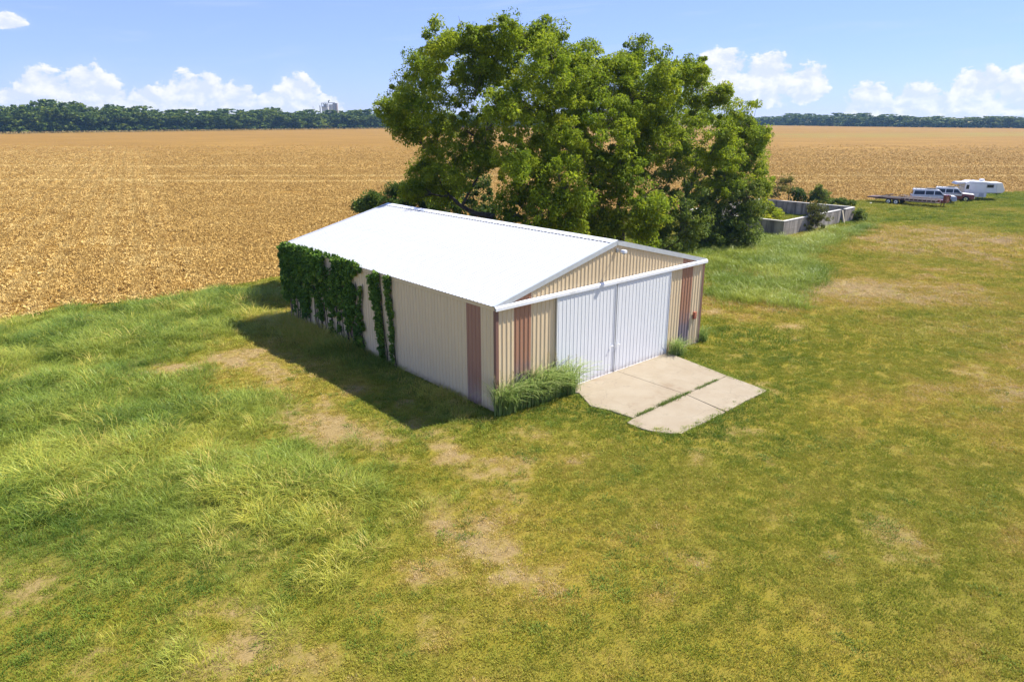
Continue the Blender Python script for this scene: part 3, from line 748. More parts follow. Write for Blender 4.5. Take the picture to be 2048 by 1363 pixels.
# ---- far tree lines: individual trees that share a few crowns
def far_tree_meshes(seed, mat):
    rg = np.random.default_rng(seed); cents = []; rads = []
    nb = rg.integers(7, 11)
    for k in range(nb):
        h = .28+.64*(k/(nb-1)); wdt = math.sin(min(1, (h-.05))*math.pi)**.6*.36
        a = rg.random()*6.28; r_ = wdt*rg.random()**.5
        for q in range(15):
            d = rg.normal(size=3); d /= np.linalg.norm(d)
            cents.append(np.array([r_*math.cos(a), r_*math.sin(a), h])+d*.16*(.6+.5*rg.random())); rads.append(.055*(.7+.6*rg.random()))
    cents = np.array(cents); cents[:, 2] = np.clip(cents[:, 2], .06, .99)
    low = rg.random((40, 3))*[.7, .7, .25]-[.35, .35, -.04]
    cents = np.vstack([cents, low]); rads = np.append(rads, np.full(40, .06))
    v, f, t = leaves(cents, rads, 12, .075, rg, .2, tint=.5, tint_sd=.22, aspect=.7)
    cr = np_mesh('crown', v, f, mat, {'tint': t})
    tr = MB().tube([(0, 0, -.01), (.01, 0, .2), (0, .01, .5)], [.022, .017, .01], 5).mesh('trunk', M_BARK)
    return cr, tr
M_FAR = leaf_mat('far_leaves', [(0.0, (0.034, 0.067, 0.014)), (0.5, (0.103, 0.155, 0.023)), (1.0, (0.207, 0.241, 0.032))], trans=.25)
M_FARY = leaf_mat('far_bright_leaves', [(0.0, (0.10, 0.14, 0.02)), (0.5, (0.22, 0.27, 0.03)), (1.0, (0.33, 0.36, 0.04))], trans=.25)
FT = [far_tree_meshes(100+k, M_FAR) for k in range(6)]; FTY = [far_tree_meshes(140+k, M_FARY) for k in range(2)]
def far_tree(x, y, hgt, wid, k, rz, lab, grp, pool=None):
    cr, tr = (pool or FT)[k % len(pool or FT)]
    r_ = empty('woodland_tree', (x, y, 0), rz, label=lab, cat='tree', group=grp)
    r_.scale = (wid, wid, hgt)
    link('crown', cr, r_); link('trunk', tr, r_)
LEFT_TOP = [(-120, 200), (0, 212), (40, 206), (85, 203), (130, 205), (190, 209), (250, 209), (300, 216), (360, 219), (420, 221), (500, 219), (560, 216), (600, 222), (680, 222), (720, 217), (760, 224), (900, 228), (1100, 232)]
def interp(L, x): return float(np.interp(x, [a for a, _ in L], [b for _, b in L]))
rg = np.random.default_rng(5)
base_l = lambda x: interp([(-120, 269.5), (0, 267), (200, 264), (420, 261), (750, 257), (1100, 254.5)], x)
ROWS = [(0, 30, .80, 'tree in the front row of the woodland along the far edge of the field'), (25, 33, .93, 'tree standing inside the woodland, showing above its front row'), (60, 38, 1.0, 'tall tree in the back rows of the woodland, its top against the sky')]
for back, step, hk, lab in ROWS:
    x = -110.0
    while x < 1110:
        g = G(x, base_l(x)); dist = g[1]+back*(.6+.8*rg.random()); p = AT(x, 240, dist); s = dist/F_PX
        topz = AT(x, interp(LEFT_TOP, x), dist)[2]*(hk*(.86+.20*rg.random()))
        bright = rg.random() < .06 and back == 0
        far_tree(p[0], dist, topz*(.62 if bright else 1.0), step*s*(1.7+.7*rg.random())*(.8 if bright else 1), int(rg.integers(0, 99)), rg.random()*6.28,
                 'bright yellow green small tree at the foot of the far woodland' if bright else lab, 'trees of the far woodland', FTY if bright else FT)
        x += step*(.7+.6*rg.random())*(.8 if back == 0 else 1)
RIGHT_TOP = [(1480, 237), (1540, 234), (1600, 231), (1700, 231), (1800, 233), (1900, 237), (2048, 236), (2200, 235)]
base_r = lambda x: interp([(1480, 251.5), (1540, 251.5), (1700, 254), (1900, 256.5), (2048, 258), (2200, 259.5)], x)
for back, step, hk, lab in ((0, 26, .86, 'hazy tree in the front row of the distant tree belt across the field'), (40, 30, 1.0, 'hazy tree in the back row of the distant tree belt across the field')):
    x = 1470.0
    while x < 2190:
        g = G(x, base_r(x)); dist = g[1]*1.06+back*(.6+.8*rg.random()); p = AT(x, 240, dist); s = dist/F_PX
        topz = 1.16*AT(x, interp(RIGHT_TOP, x), dist)[2]*(hk*(.86+.22*rg.random()))
        far_tree(p[0], dist, topz, step*s*(1.6+.7*rg.random()), int(rg.integers(0, 99)), rg.random()*6.28, lab, 'trees of the distant tree belt')
        x += step*(.7+.6*rg.random())
# dry grass fringe at the foot of the woodland
M_STRAW = leaf_mat('dry_grass_tufts', [(0, (.22, .17, .06)), (.5, (.34, .25, .09)), (1, (.42, .33, .14))], trans=.2)
fr_c = []
for x in np.arange(-100, 1050, 1.1):
    g = G(x, base_l(x)+.6+rg.random()*.9); fr_c.append([g[0]+rg.normal(0, 1), g[1]+rg.normal(0, 4), .5])
v, f, t = leaves(np.array(fr_c), np.full(len(fr_c), 1.0), 12, 1.1, rg, -.5, tint=.5, aspect=.25)
link('dry_grass', np_mesh('dry_grass', v, f, M_STRAW, {'tint': t}), label='pale dry grass fringe along the foot of the far woodland', cat='grass', kind='stuff')

# ---- scattering of small plants: one object per kind, points with a clump on each
def clump_mesh(name, nb, hgt, spread, width, bend, seed, mat, seg=3, lean=0.0, r0=.4):
    rg = np.random.default_rng(seed); v = []; f = []
    for k in range(nb):
        a = rg.random()*6.283; r_ = spread*math.sqrt(rg.random())*r0; bx, by = r_*math.cos(a), r_*math.sin(a)
        a2 = a+rg.normal(0, .8); dx_, dy_ = math.cos(a2), math.sin(a2); px_, py_ = -dy_, dx_
        h = hgt*(.55+.6*rg.random()); bd = bend*h*(.4+rg.random()); w = width*(.7+.6*rg.random())
        b = len(v)
        for i in range(seg+1):
            t = i/seg; out_ = bd*t*t; z = h*(t-.42*bend*t*t*t)
            ww = w*(1-.9*t**1.6)*.5
            cx_, cy_ = bx+dx_*out_+lean*h*t*t, by+dy_*out_
            v += [(cx_-px_*ww, cy_-py_*ww, z), (cx_+px_*ww, cy_+py_*ww, z)]
        for i in range(seg): f.append((b+2*i, b+2*i+1, b+2*i+3, b+2*i+2))
    return np_mesh(name, np.array(v), np.array(f), mat)
def scatter(name, pts, scale, tint, variants, label, cat, seed=1, tilt=.12, yaw=None, zs=None):
    rg = np.random.default_rng(seed); n = len(pts)
    me = bpy.data.meshes.new(name); me.vertices.add(n); me.vertices.foreach_set('co', np.asarray(pts, np.float32).ravel())
    def at(nm, ty, key, val):
        a = me.attributes.new(nm, ty, 'POINT'); a.data.foreach_set(key, np.asarray(val).ravel())
    sc = np.stack([scale, scale, scale*(1 if zs is None else zs)], -1).astype(np.float32)
    rot = np.stack([rg.normal(0, tilt, n), rg.normal(0, tilt, n), rg.random(n)*6.283 if yaw is None else yaw], -1).astype(np.float32)
    at('sc', 'FLOAT_VECTOR', 'vector', sc); at('rot', 'FLOAT_VECTOR', 'vector', rot)
    at('tint', 'FLOAT', 'value', np.clip(tint, 0, 1).astype(np.float32)); at('pick', 'INT', 'value', rg.integers(0, len(variants), n).astype(np.int32))
    o = link(name, me, label=label, cat=cat, kind='stuff')
    ng = bpy.data.node_groups.new(name+'_planting', 'GeometryNodeTree')
    ng.interface.new_socket('Geometry', in_out='INPUT', socket_type='NodeSocketGeometry'); ng.interface.new_socket('Geometry', in_out='OUTPUT', socket_type='NodeSocketGeometry')
    N = ng.nodes.new; Lk = ng.links.new
    gi, go, io, jn = N('NodeGroupInput'), N('NodeGroupOutput'), N('GeometryNodeInstanceOnPoints'), N('GeometryNodeJoinGeometry')
    for vm in variants:
        src = bpy.data.objects.new(name+'_source', vm); oi = N('GeometryNodeObjectInfo'); oi.inputs['Object'].default_value = src; oi.inputs['As Instance'].default_value = True
        Lk(oi.outputs['Geometry'], jn.inputs[0])
    def na(nm, ty):
        q = N('GeometryNodeInputNamedAttribute'); q.data_type = ty; q.inputs['Name'].default_value = nm; return q.outputs['Attribute']
    e2 = N('FunctionNodeEulerToRotation'); Lk(na('rot', 'FLOAT_VECTOR'), e2.inputs[0])
    Lk(gi.outputs[0], io.inputs['Points']); Lk(jn.outputs[0], io.inputs['Instance']); io.inputs['Pick Instance'].default_value = True
    Lk(na('pick', 'INT'), io.inputs['Instance Index']); Lk(e2.outputs[0], io.inputs['Rotation']); Lk(na('sc', 'FLOAT_VECTOR'), io.inputs['Scale'])
    Lk(io.outputs[0], go.inputs[0])
    md = o.modifiers.new('planting', 'NODES'); md.node_group = ng
    return o
def sample(dens, ymin, ymax, margin=200, seed=3):
    """random points on the ground the camera can see, dens per square metre"""
    rg = np.random.default_rng(seed); k = (1024+margin)/F_PX*1.08
    # x range grows with distance: sample in a trapezoid
    A = k*(ymax**2-ymin**2); n = int(A*dens)
    y = np.sqrt(ymin**2+(ymax**2-ymin**2)*rg.random(n)); w = k*np.hypot(y, CAM_H*.55); x = (rg.random(n)*2-1)*w
    q, z = PX(np.stack([x, y, np.zeros(n)], -1))
    ok = (q[:, 0] > -margin) & (q[:, 0] < 2048+margin) & (q[:, 1] < 1363+margin*.9) & (z > 0)
    return x[ok], y[ok]
infield = lambda x, y: poly_sd(FIELD, x, y)
GR = [(0.0, (0.058, 0.126, 0.019)), (0.28, (0.144, 0.212, 0.026)), (0.5, (0.266, 0.293, 0.031)), (0.7, (0.375, 0.341, 0.054)), (0.85, (0.531, 0.377, 0.093)), (1.0, (0.623, 0.478, 0.279))]
M_GRASS = leaf_mat('mown_grass_blades', GR, True, .3, .6)
M_TALL = leaf_mat('tall_grass_blades', [(0.0, (0.061, 0.132, 0.017)), (0.3, (0.180, 0.252, 0.031)), (0.55, (0.325, 0.378, 0.061)), (0.8, (0.472, 0.442, 0.061)), (1.0, (0.652, 0.504, 0.138))], True, .35, .42, .2)
lawn_v = [clump_mesh('tuft', 36, .070, .34, .013, .6, 200+k, M_GRASS, 2, r0=.5) for k in range(5)]
px_, py_, sc_, tn_ = [], [], [], []
for d, y0, y1, s0 in ((70, 6, 22, 1.0), (42, 22, 34, 1.2), (18, 34, 58, 1.8), (6.5, 58, 112, 2.8)):
    x, y = sample(d, y0, y1, 480, int(y0)); ok = free(x, y, .02) & (infield(x, y) < -.2)
    x, y = x[ok], y[ok]; b_ = bare_mask(x, y); tl = tall_mask(x, y)
    ok = (rng.random(len(x)) > b_*.78) & (rng.random(len(x)) > tl*.7)
    x, y, b_, tl = x[ok], y[ok], b_[ok], tl[ok]
    t = .49+(vnoise(x, y, 9, 3)-.5)*.8+(vnoise(x+90, y, 1.3, 3)-.5)*.42+b_*.42-tl*.22+rng.normal(0, .07, len(x))
    t += .26*sst(x, 4, 20)*sst(y, 18, 30)*(1-sst(y, 60, 90))-.22*np.exp(-np.maximum(0, -poly_sd(APRON, x, y))**2/2.2)*(rng.random(len(x)) > .3)
    u, v_ = barn_xy(x, y); t -= .03*np.exp(-(np.minimum(u, 0)/1.8)**2)*(u < 0)*(v_ > -1)*(v_ < 20)
    px_.append(x); py_.append(y); sc_.append(s0*(.65+.7*rng.random(len(x)))*(1-.35*b_)); tn_.append(t)
X = np.concatenate(px_); Y = np.concatenate(py_)
scatter('mown_grass', np.stack([X, Y, np.zeros_like(X)], -1), np.concatenate(sc_), np.concatenate(tn_), lawn_v, 'short mown yellow green grass of the yard round the barn', 'grass', 5)
# broad-leaved crabgrass patches in the worn turf
crab_v = [clump_mesh('crabgrass', 26, .11, .42, .022, 1.1, 230+k, M_GRASS, 3, r0=.5) for k in range(4)]
x, y = sample(7, 10, 42, 400, 77); ok = free(x, y, .05) & (infield(x, y) < -.2); x, y = x[ok], y[ok]
m = vnoise(x+11, y+5, 1.1, 3); u, v_ = barn_xy(x, y)
nearb = np.exp(-np.hypot(x+2, y-23)**2/120); ok = (m > .66-.12*nearb) & (tall_mask(x, y) < .4); x, y = x[ok], y[ok]
scatter('crabgrass', np.stack([x, y, np.zeros_like(x)], -1), .55+.6*rng.random(len(x)), .16+.16*rng.random(len(x)), crab_v, 'darker green crabgrass patches dotted over the worn turf', 'grass', 6)
# tall grass on the open side of the barn
tall_v = [clump_mesh('tall_grass', 38, .32+.055*k, .66, .0155, .65+.2*(k % 3), 260+k, M_TALL, 4, lean=.12*(k % 4), r0=.65) for k in range(6)]
px_, py_, sc_, tn_, zz_ = [], [], [], [], []
for d, y0, y1, s0 in ((32, 6, 26, 1.0), (22, 26, 40, 1.1), (13, 40, 58, 1.25)):
    x, y = sample(d, y0, y1, 480, 300+int(y0)); ok = free(x, y, .06) & (infield(x, y) < .35) & (x < 6); x, y = x[ok], y[ok]
    tl = tall_mask(x, y); hump = .55*vnoise(x+31, y+17, 2.2, 3)+.45*vnoise(x+3, y+47, .8, 3); bm2 = bare_mask(x, y)
    ok = (rng.random(len(x)) < tl*np.clip(.5+1.3*(hump-.3), .2, 1)) & (rng.random(len(x)) > bm2*.8); x, y, tl, hump = x[ok], y[ok], tl[ok], hump[ok]
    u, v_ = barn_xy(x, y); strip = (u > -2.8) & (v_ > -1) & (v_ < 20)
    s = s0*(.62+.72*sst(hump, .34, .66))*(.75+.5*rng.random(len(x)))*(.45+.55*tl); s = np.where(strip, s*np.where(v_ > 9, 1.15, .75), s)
    t = .47+(vnoise(x, y, 3.5, 3)-.5)*.95+rng.normal(0, .11, len(x))+(rng.random(len(x)) < .09)*.45; t = np.where(strip, t+.12, t)  # strip along the wall tinted brighter to lift the barn's shadow by colour
    px_.append(x); py_.append(y); sc_.append(s); tn_.append(t)
X = np.concatenate(px_); Y = np.concatenate(py_)
yw = -.35+np.random.default_rng(9).normal(0, 1.3, len(X))
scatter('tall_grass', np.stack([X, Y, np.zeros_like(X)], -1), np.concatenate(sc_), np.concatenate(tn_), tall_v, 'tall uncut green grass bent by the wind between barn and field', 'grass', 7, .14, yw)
# coarse weeds between the barn and the concrete walls
x, y = sample(13, 30, 84, 60, 41); ok = free(x, y, .1) & (x > 6); x, y = x[ok], y[ok]; wm = weed_mask(x, y)
ok = (rng.random(len(x)) < wm*(.35+.9*(vnoise(x, y, 2.2)-.2))) & (rng.random(len(x)) > bare_mask(x, y)); x, y = x[ok], y[ok]
scatter('tall_weeds', np.stack([x, y, np.zeros_like(x)], -1), 0.8+1.0*rng.random(len(x))*(.4+vnoise(x, y, 3)), .42+(vnoise(x, y, 4)-.5)*.7, tall_v, 'coarse bright green weeds between barn and concrete walls', 'weeds', 8)
# stubble and husks on the near part of the field
M_HUSK = leaf_mat('husk_litter', [(0, (.24, .140, .040)), (.4, (.37, .230, .064)), (.75, (.48, .312, .095)), (1, (.60, .44, .17))], True, .15, .7)
def litter(seed, stub=4, flat=16):
    rg = np.random.default_rng(seed); v = []; f = []
    for k in range(flat):
        L = .05+.10*rg.random(); w = .012+.020*rg.random(); a = rg.random()*6.28; c = rg.normal(0, .30, 2); z0, z1, z2 = .02+.05*rg.random(), .05+.08*rg.random(), .01+.07*rg.random()
        d = np.array([math.cos(a), math.sin(a)]); p = np.array([-d[1], d[0]]); b = len(v)
        for q, z in ((-1, z0), (0, z1), (1, z2)):
            e = c+d*L*q; v += [(*(e-p*w), z), (*(e+p*w), z+.03*rg.normal())]
        f += [(b, b+1, b+3, b+2), (b+2, b+3, b+5, b+4)]
    for k in range(stub):
        c = np.array([rg.normal(0, .30), rg.normal(0, .05)]); h = .12+.16*rg.random(); l = rg.normal(0, .06, 2); w = .014; b = len(v)
        for e, z in ((c, 0), (c+l, h)): v += [(e[0]-w, e[1], z), (e[0]+w, e[1]+w, z), (e[0], e[1]-w, z)]
        f += [(b, b+1, b+4, b+3), (b+1, b+2, b+5, b+4), (b+2, b, b+3, b+5)]
    return np_mesh('litter', np.array(v), np.array(f), M_HUSK)
lit_v = [litter(400+k) for k in range(6)]
px_, py_, sc_ = [], [], []
for d, y0, y1, s0 in ((11, 30, 62, 1.0), (7.5, 62, 100, 1.05), (4, 100, 160, 1.2), (1.6, 160, 300, 1.5)):
    x, y = sample(d, y0, y1, 320, 500+int(y0)); ok = infield(x, y) > .1; x, y = x[ok], y[ok]
    head = x < -17-.52*(y-39)+4*(vnoise(x, y, 9)-.5)       # headland: rows run away from the yard there
    yr = np.round(y/.76)*.76+rng.normal(0, .12, len(x)); snap = rng.random(len(x)) < .55
    y2 = np.where(~head & snap, yr, y)
    q = (x+.52*(y-39))*.887; q2 = np.round(q/1.9)*1.9+rng.normal(0, .2, len(x)); x2 = np.where(head & (rng.random(len(x)) < .85), x+(q2-q)/.887, x)
    ok = (vnoise(x2*.35, y2, 1.7, 3) > .30) & (rng.random(len(x)) > sst(y, 110, 300)*.97); ok &= ~((np.hypot((x2+7.0)/9, (y2-57)/1.6) < 1) & (rng.random(len(x)) < .7)); px_.append(x2[ok]); py_.append(y2[ok]); sc_.append(s0*(.6+.7*rng.random(len(x)))[ok])
X = np.concatenate(px_); Y = np.concatenate(py_)
head = X < -17-.52*(Y-39)+4*(vnoise(X, Y, 9)-.5)
lt = .64+(vnoise(X, Y, 2.5, 3)-.5)*.45+rng.normal(0, .08, len(X))+np.where(head, -.16+.34*np.cos((X+.52*(Y-39))*.887*2*math.pi/1.9), 0)
for yy, w in ((130.5, 1.3), (141, .9), (170, 1.6)): lt += .6*np.exp(-((Y-yy+(vnoise(X, np.full_like(X, yy), 25)-.5)*6)/w)**2)*sst(vnoise(X, np.full_like(X, yy+7), 30), .3, .6)
scatter('corn_stubble', np.stack([X, Y, np.full_like(X, .03)], -1), np.concatenate(sc_), lt, lit_v, 'golden corn stubble and husks lying over the harvested field', 'stubble', 10, .1)

# ---- grass clumps that can be told apart: by the doors, in the slab joint
M_CLUMP = leaf_mat('johnson_grass', [(0.0, (0.090, 0.170, 0.030)), (0.5, (0.270, 0.360, 0.090)), (1.0, (0.495, 0.540, 0.195))], trans=.35)
def grass_plant(name, label, cat, at_, spots, hgt, nb, seed, width=.024, bend=.9, group=None, heads=0, mat=None, tint=.5):
    rg = np.random.default_rng(seed); v = []; f = []; t_ = []
    for k in range(nb):
        sx, sy, sr = spots[k % len(spots)]
        bx_, by_ = sx+rg.normal(0, sr), sy+rg.normal(0, sr*.6); a = rg.random()*6.283
        h = hgt*(.3+.8*rg.random()); bd = bend*h*(.15+.95*rg.random()); w = width*(.7+.6*rg.random()); b = len(v); tt = np.clip(rg.normal(tint, .22), 0, 1)
        dx_, dy_ = math.cos(a), math.sin(a); base_t = .0
        for i in range(6):
            t = i/5; o = bd*t*t; z = max(.01, h*(t-.52*bend*t**3)); ww = w*(1-.85*t**1.5)*.5
            v += [(bx_+dx_*o+dy_*ww, by_+dy_*o-dx_*ww, z), (bx_+dx_*o-dy_*ww, by_+dy_*o+dx_*ww, z+.004)]; t_ += [tt, tt]
        for i in range(5): f.append((b+2*i, b+2*i+1, b+2*i+3, b+2*i+2))
    root = empty(name, at_, BTH, label=label, cat=cat, group=group)
    link('blades', np_mesh('blades', np.array(v), np.array(f), mat or M_CLUMP, {'tint': np.array(t_)}), root)
    if heads:
        sm = MB()
        for k in range(heads):
            sx, sy, sr = spots[k % len(spots)]; p = Vector((sx+rg.normal(0, sr), sy+rg.normal(0, sr*.5), 0)); l = Vector((rg.normal(0, .16), rg.normal(0, .12), hgt*(.62+.25*rg.random())))
            sm.tube([p, p+l*.55, p+l], [.006, .005, .004], 3, False)
            for q in range(9):
                s0 = p+l*(.78+.025*q); e = s0+Vector((rg.normal(0, .05), rg.normal(0, .05), .05)); sm.tube([s0, e], [.008, .002], 3, False)
        sm.build('seed_heads', plain('seed_head', (.36, .30, .13), .8), root)
    return root
TG = 'tall grass clumps against the barn front'
grass_plant('grass_clump', 'tall pale grass clump at the shaded front corner of the barn', 'grass', barn_pt(.15, -.25), [(0, 0, .16), (.30, -.05, .14), (.62, -.02, .16), (-.12, .10, .10)], 2.3, 460, 51, group=TG, heads=10, bend=.8, width=.032)
grass_plant('grass_clump', 'thick tall grass clump between red stripe and left door edge', 'grass', barn_pt(2.1, -.28), [(-.55, 0, .16), (-.2, -.05, .2), (.2, -.02, .2), (.6, .02, .2), (.85, 0, .15)], 2.4, 860, 52, group=TG, heads=14, bend=.8, width=.032)
grass_plant('grass_clump', 'tall grass clump in front of the left door bottom corner', 'grass', barn_pt(3.35, -.35), [(-.1, 0, .16), (.25, -.05, .18), (.45, -.2, .12)], 2.2, 380, 53, group=TG, heads=7, bend=.8, width=.032)
grass_plant('grass_clump', 'bushy grass clump at the right door edge on the slab', 'grass', barn_pt(11.35, -.35), [(0, 0, .16), (.3, .05, .16), (.15, -.25, .15)], 1.25, 400, 54, bend=.8, group=TG)
grass_plant('grass_clump', 'green grass clump at the lit front corner beyond the breaker box', 'grass', barn_pt(14.2, -.1), [(0, 0, .16), (.2, .25, .16), (.05, .5, .15)], 1.1, 320, 55, bend=.7, group=TG, tint=.3)
M_WEED = leaf_mat('joint_weeds', [(0.0, (0.06, 0.12, 0.016)), (0.5, (0.15, 0.22, 0.03)), (1.0, (0.29, 0.33, 0.05))], trans=.3)
for (a, b, wd, hh, nb, lab) in ((.35, 1.25, .08, .22, 300, 'low weed tuft in the slab joint nearest the cracked apron edge'), (1.75, 3.15, .10, .25, 480, 'longest weed tuft in the slab joint, second along it'),
                                (3.40, 3.85, .07, .2, 150, 'smallest weed tuft in the slab joint, between the two long ones'), (4.5, 6.0, .08, .2, 360, 'weed tuft in the slab joint nearest the open lawn end')):
    c = J0+dj*(a+b)/2; th = math.atan2(dj[1], dj[0])-BTH
    sp = [(math.cos(th)*q, math.sin(th)*q, wd) for q in np.linspace(-(b-a)/2, (b-a)/2, 9)]
    grass_plant('weed_tuft', lab, 'weed', (c[0], c[1], .03), sp, hh, nb, int(a*100)+60, .016, .8, 'weeds growing in the slab joint', mat=M_WEED, tint=.35)
for k, (x_, y_, rr_, hh, nb, lab) in enumerate(((1572, 806, .06, .06, 40, 'tiny weed tuft out on the bare front slab'), (1430, 842, .28, .20, 240, 'green weed tuft in the lawn beside the front slab edge'), (1262, 834, .3, .13, 220, 'weeds spilling over the notch in the apron edge'), (1215, 826, .35, .14, 240, 'weeds fringing the apron edge near the grass clumps'), (1335, 872, .4, .13, 260, 'weeds fringing the front corner of the apron'))):
    if k == 0: x_, y_ = 1468, 806
    g = G(x_, y_); grass_plant('weed_tuft', lab, 'weed', (g[0], g[1], .05 if k == 0 else 0), [(0, 0, rr_), (.3*rr_, 0, rr_)], hh, nb, 80+k, .018, .8, 'weeds round the apron', mat=M_WEED, tint=.4)

# ---- creeper on the shaded wall
def vine(name, label, spots, stems, seed, size=.15, per=26, group='creepers on the shaded barn wall'):
    """spots: (v, z, depth, r) clumps on the wall; stems: list of (v0, v1, ztop)"""
    rg = np.random.default_rng(seed); root = empty(name, barn_pt(-.05, spots[0][0]), BTH, label=label, cat='creeper', group=group); v0 = spots[0][0]
    C = np.array([(-.02-d, v-v0, z) for v, z, d, r in spots]); rd = np.array([r for *_, r in spots])
    vv, f, t = leaves(C, rd, per, size, rg, .75, 1.0, tint=.42, tint_sd=.2, aspect=.62)
    vv[:, 0] = np.minimum(vv[:, 0], .005)+np.where((vv[:, 2] > BH+.04), 0, 0)
    link('foliage', np_mesh('foliage', vv, f, M_LEAFV, {'tint': t}), root)
    st = MB()
    for a, b, zt in stems:
        p = [(-.02-.03*rg.random(), a-v0+(b-a)*q+rg.normal(0, .04), -.02+(zt+.02)*q) for q in np.linspace(0, 1, 7)]
        st.tube(p, np.linspace(.026, .010, 7), 4, False)
    st.build('stem', M_BARK, root)
rg = np.random.default_rng(77); sp = []
bot = [(9.9, .35), (10.4, .25), (11.0, .5), (11.6, .6), (12.5, .8), (13.5, 1.3), (14.5, 1.6), (15.2, 1.8), (15.8, 1.2), (16.5, 1.1), (17.4, .9), (18.6, .9)]
for k in range(1000):
    v = 9.95+8.75*rg.random(); zb = max(.15, interp(bot, v)+2.6*(float(vnoise(v, 3.3, .55, 2))-.5)); z = zb+(4.45-zb)*rg.random()**.8
    if vnoise(v*1.0, z*.22, .75, 2) < .25+.16*(1-z/4.4) and z < 3.9: continue
    if vnoise(v+40, z*.6, .5, 2) < .33: continue
    if z < 3.6 and 9.6 < v < 10.1 and rg.random() < .5: continue
    hump = .10+.42*np.exp(-((v-14.0)/1.7)**2-((z-3.6)/.7)**2)+.40*np.exp(-((v-17.8)/.8)**2-((z-2.8)/1.0)**2)
    sp.append((v, z, hump*rg.random(), .10+.15*rg.random()))
for v_ in (10.15, 10.75, 11.5, 12.3, 13.2, 14.4, 15.9, 16.6, 17.5):                       # loose strands that trail to the weeds
    zl = .2+1.0*rg.random()
    for k in range(26): z = zl+(3.4-zl)*rg.random(); sp.append((v_+.10*math.sin(z*2.1+v_)+rg.normal(0, .05), z, .05+.08*rg.random(), .07+.06*rg.random()))
for k in range(60): sp.append((10.2+8.2*rg.random(), 4.42+.10*rg.random(), .10*rg.random(), .14))
for k in range(26): sp.append((12.0+4.2*rg.random(), 4.50+.08*rg.random(), -.10, .12))
for k in range(60): sp.append((18.45+.3*rg.random()**2, 1.2+3.1*rg.random(), .2*rg.random(), .15))
vine('wall_creeper', 'thick dark creeper covering the back half of the shaded barn wall', sp, [(10.2+8*q+rg.normal(0, .15), 10.2+8*q+rg.normal(0, .4), 3.6) for q in np.linspace(0, 1, 30)], 61)
sp = []
for k in range(210):
    z = .15+4.25*rg.random()**.75; c = 8.15+.55*(z/4.4); w = .06+.34*(z/4.4)**1.3
    sp.append((c+rg.uniform(-w, w), z, .06+.10*rg.random(), .10+.06*rg.random()))
vine('hanging_creeper', 'wider of two hanging creeper strands, narrowing towards the ground', sp, [(8.1, 8.6, 4.2), (7.9, 8.3, 4.0), (8.25, 8.9, 3.9)], 62, .13, 22)
sp = []
for k in range(110):
    z = .15+4.25*rg.random()**.8; c = 7.25+.22*(z/4.4)+.06*math.sin(z*2); w = .05+.17*(z/4.4)
    sp.append((c+rg.uniform(-w, w), z, .05+.08*rg.random(), .08+.05*rg.random()))
vine('hanging_creeper', 'narrower of two hanging creeper strands, on the open tan wall', sp, [(7.2, 7.45, 4.2)], 63, .12, 20)
# grass creeping over the apron's edges
ex_, ey_ = [], []
rg = np.random.default_rng(91)
for i in range(len(APRON)-1):
    a_, b_ = np.array(APRON[i]), np.array(APRON[i+1]); L = np.linalg.norm(b_-a_); n_ = int(L*18)
    q = a_+(b_-a_)*rg.random((n_, 1))+rg.normal(0, .07, (n_, 2)); ok = vnoise(q[:, 0], q[:, 1], .5) > .38; ex_.append(q[ok, 0]); ey_.append(q[ok, 1])
X = np.concatenate(ex_); Y = np.concatenate(ey_)
scatter('edge_grass', np.stack([X, Y, np.full_like(X, .01)], -1), 0.5+.7*rg.random(len(X)), .30+.2*rg.random(len(X)), crab_v, 'green grass creeping over the edges of the concrete apron', 'grass', 12)
# ================================================================== THINGS BEYOND THE BARN
# ---- roofless concrete walls
M_OLDC = concrete_mat('old_concrete', (0.29, 0.25, 0.210), (0.38, 0.335, 0.29), (0.17, 0.145, 0.12), .5, True)
M_COPE = concrete_mat('pale_coping', (0.52, 0.48, 0.44), (0.60, 0.56, 0.52), (0.40, 0.36, 0.32), .8)
A_ = G(1565, 474)[:2]; B_ = G(1706, 441)[:2]; ru = (B_-A_)/np.linalg.norm(B_-A_); RL = float(np.linalg.norm(B_-A_)); RD = 11.0
rth = math.atan2(ru[1], ru[0])
ruin = empty('roofless_building', (A_[0], A_[1], 0), rth, label='roofless weathered grey concrete walls of an old farm building', cat='ruin')
def cwall(x0, x1, y0, y1, h, cope=True):
    w = MB().box(x0, x1, y0, y1, -.2, h).build('concrete_wall', M_OLDC, ruin)
    if cope: MB().box(x0-.02, x1+.02, y0-.02, y1+.02, h, h+.07).build('coping', M_COPE, w)
    return w
t_ = .24
cwall(0, 13.1, 0, t_, 1.50); cwall(14.3, RL, 0, t_, 1.46)
cwall(0, t_, t_+.003, RD, 1.50); cwall(RL-t_, RL, t_+.003, RD-.003, 1.48); cwall(0, RL, RD, RD+t_, 1.55)
for k in range(6):                                    # board marks left by the formwork on the sunny side
    z = .22+k*.24
    MB().box(.03, 13.0, -.008, -.0001, z, z+.018).build('board_mark', M_OLDC, ruin)
for o in ruin.children: pass
board = MB().box(-.09, .09, -.02, .02, 0, 1.5)
bo = board.build('leaning_board', plain('bleached_board', (.55, .47, .33), .8, 0, .2), None, label='pale bleached board leaning in the gap of the long concrete wall', cat='board')
pb = A_+ru*13.6+np.array([ru[1], -ru[0]])*.35
bo.location = (pb[0], pb[1], 0); bo.rotation_euler = (-.22, -.12, rth)

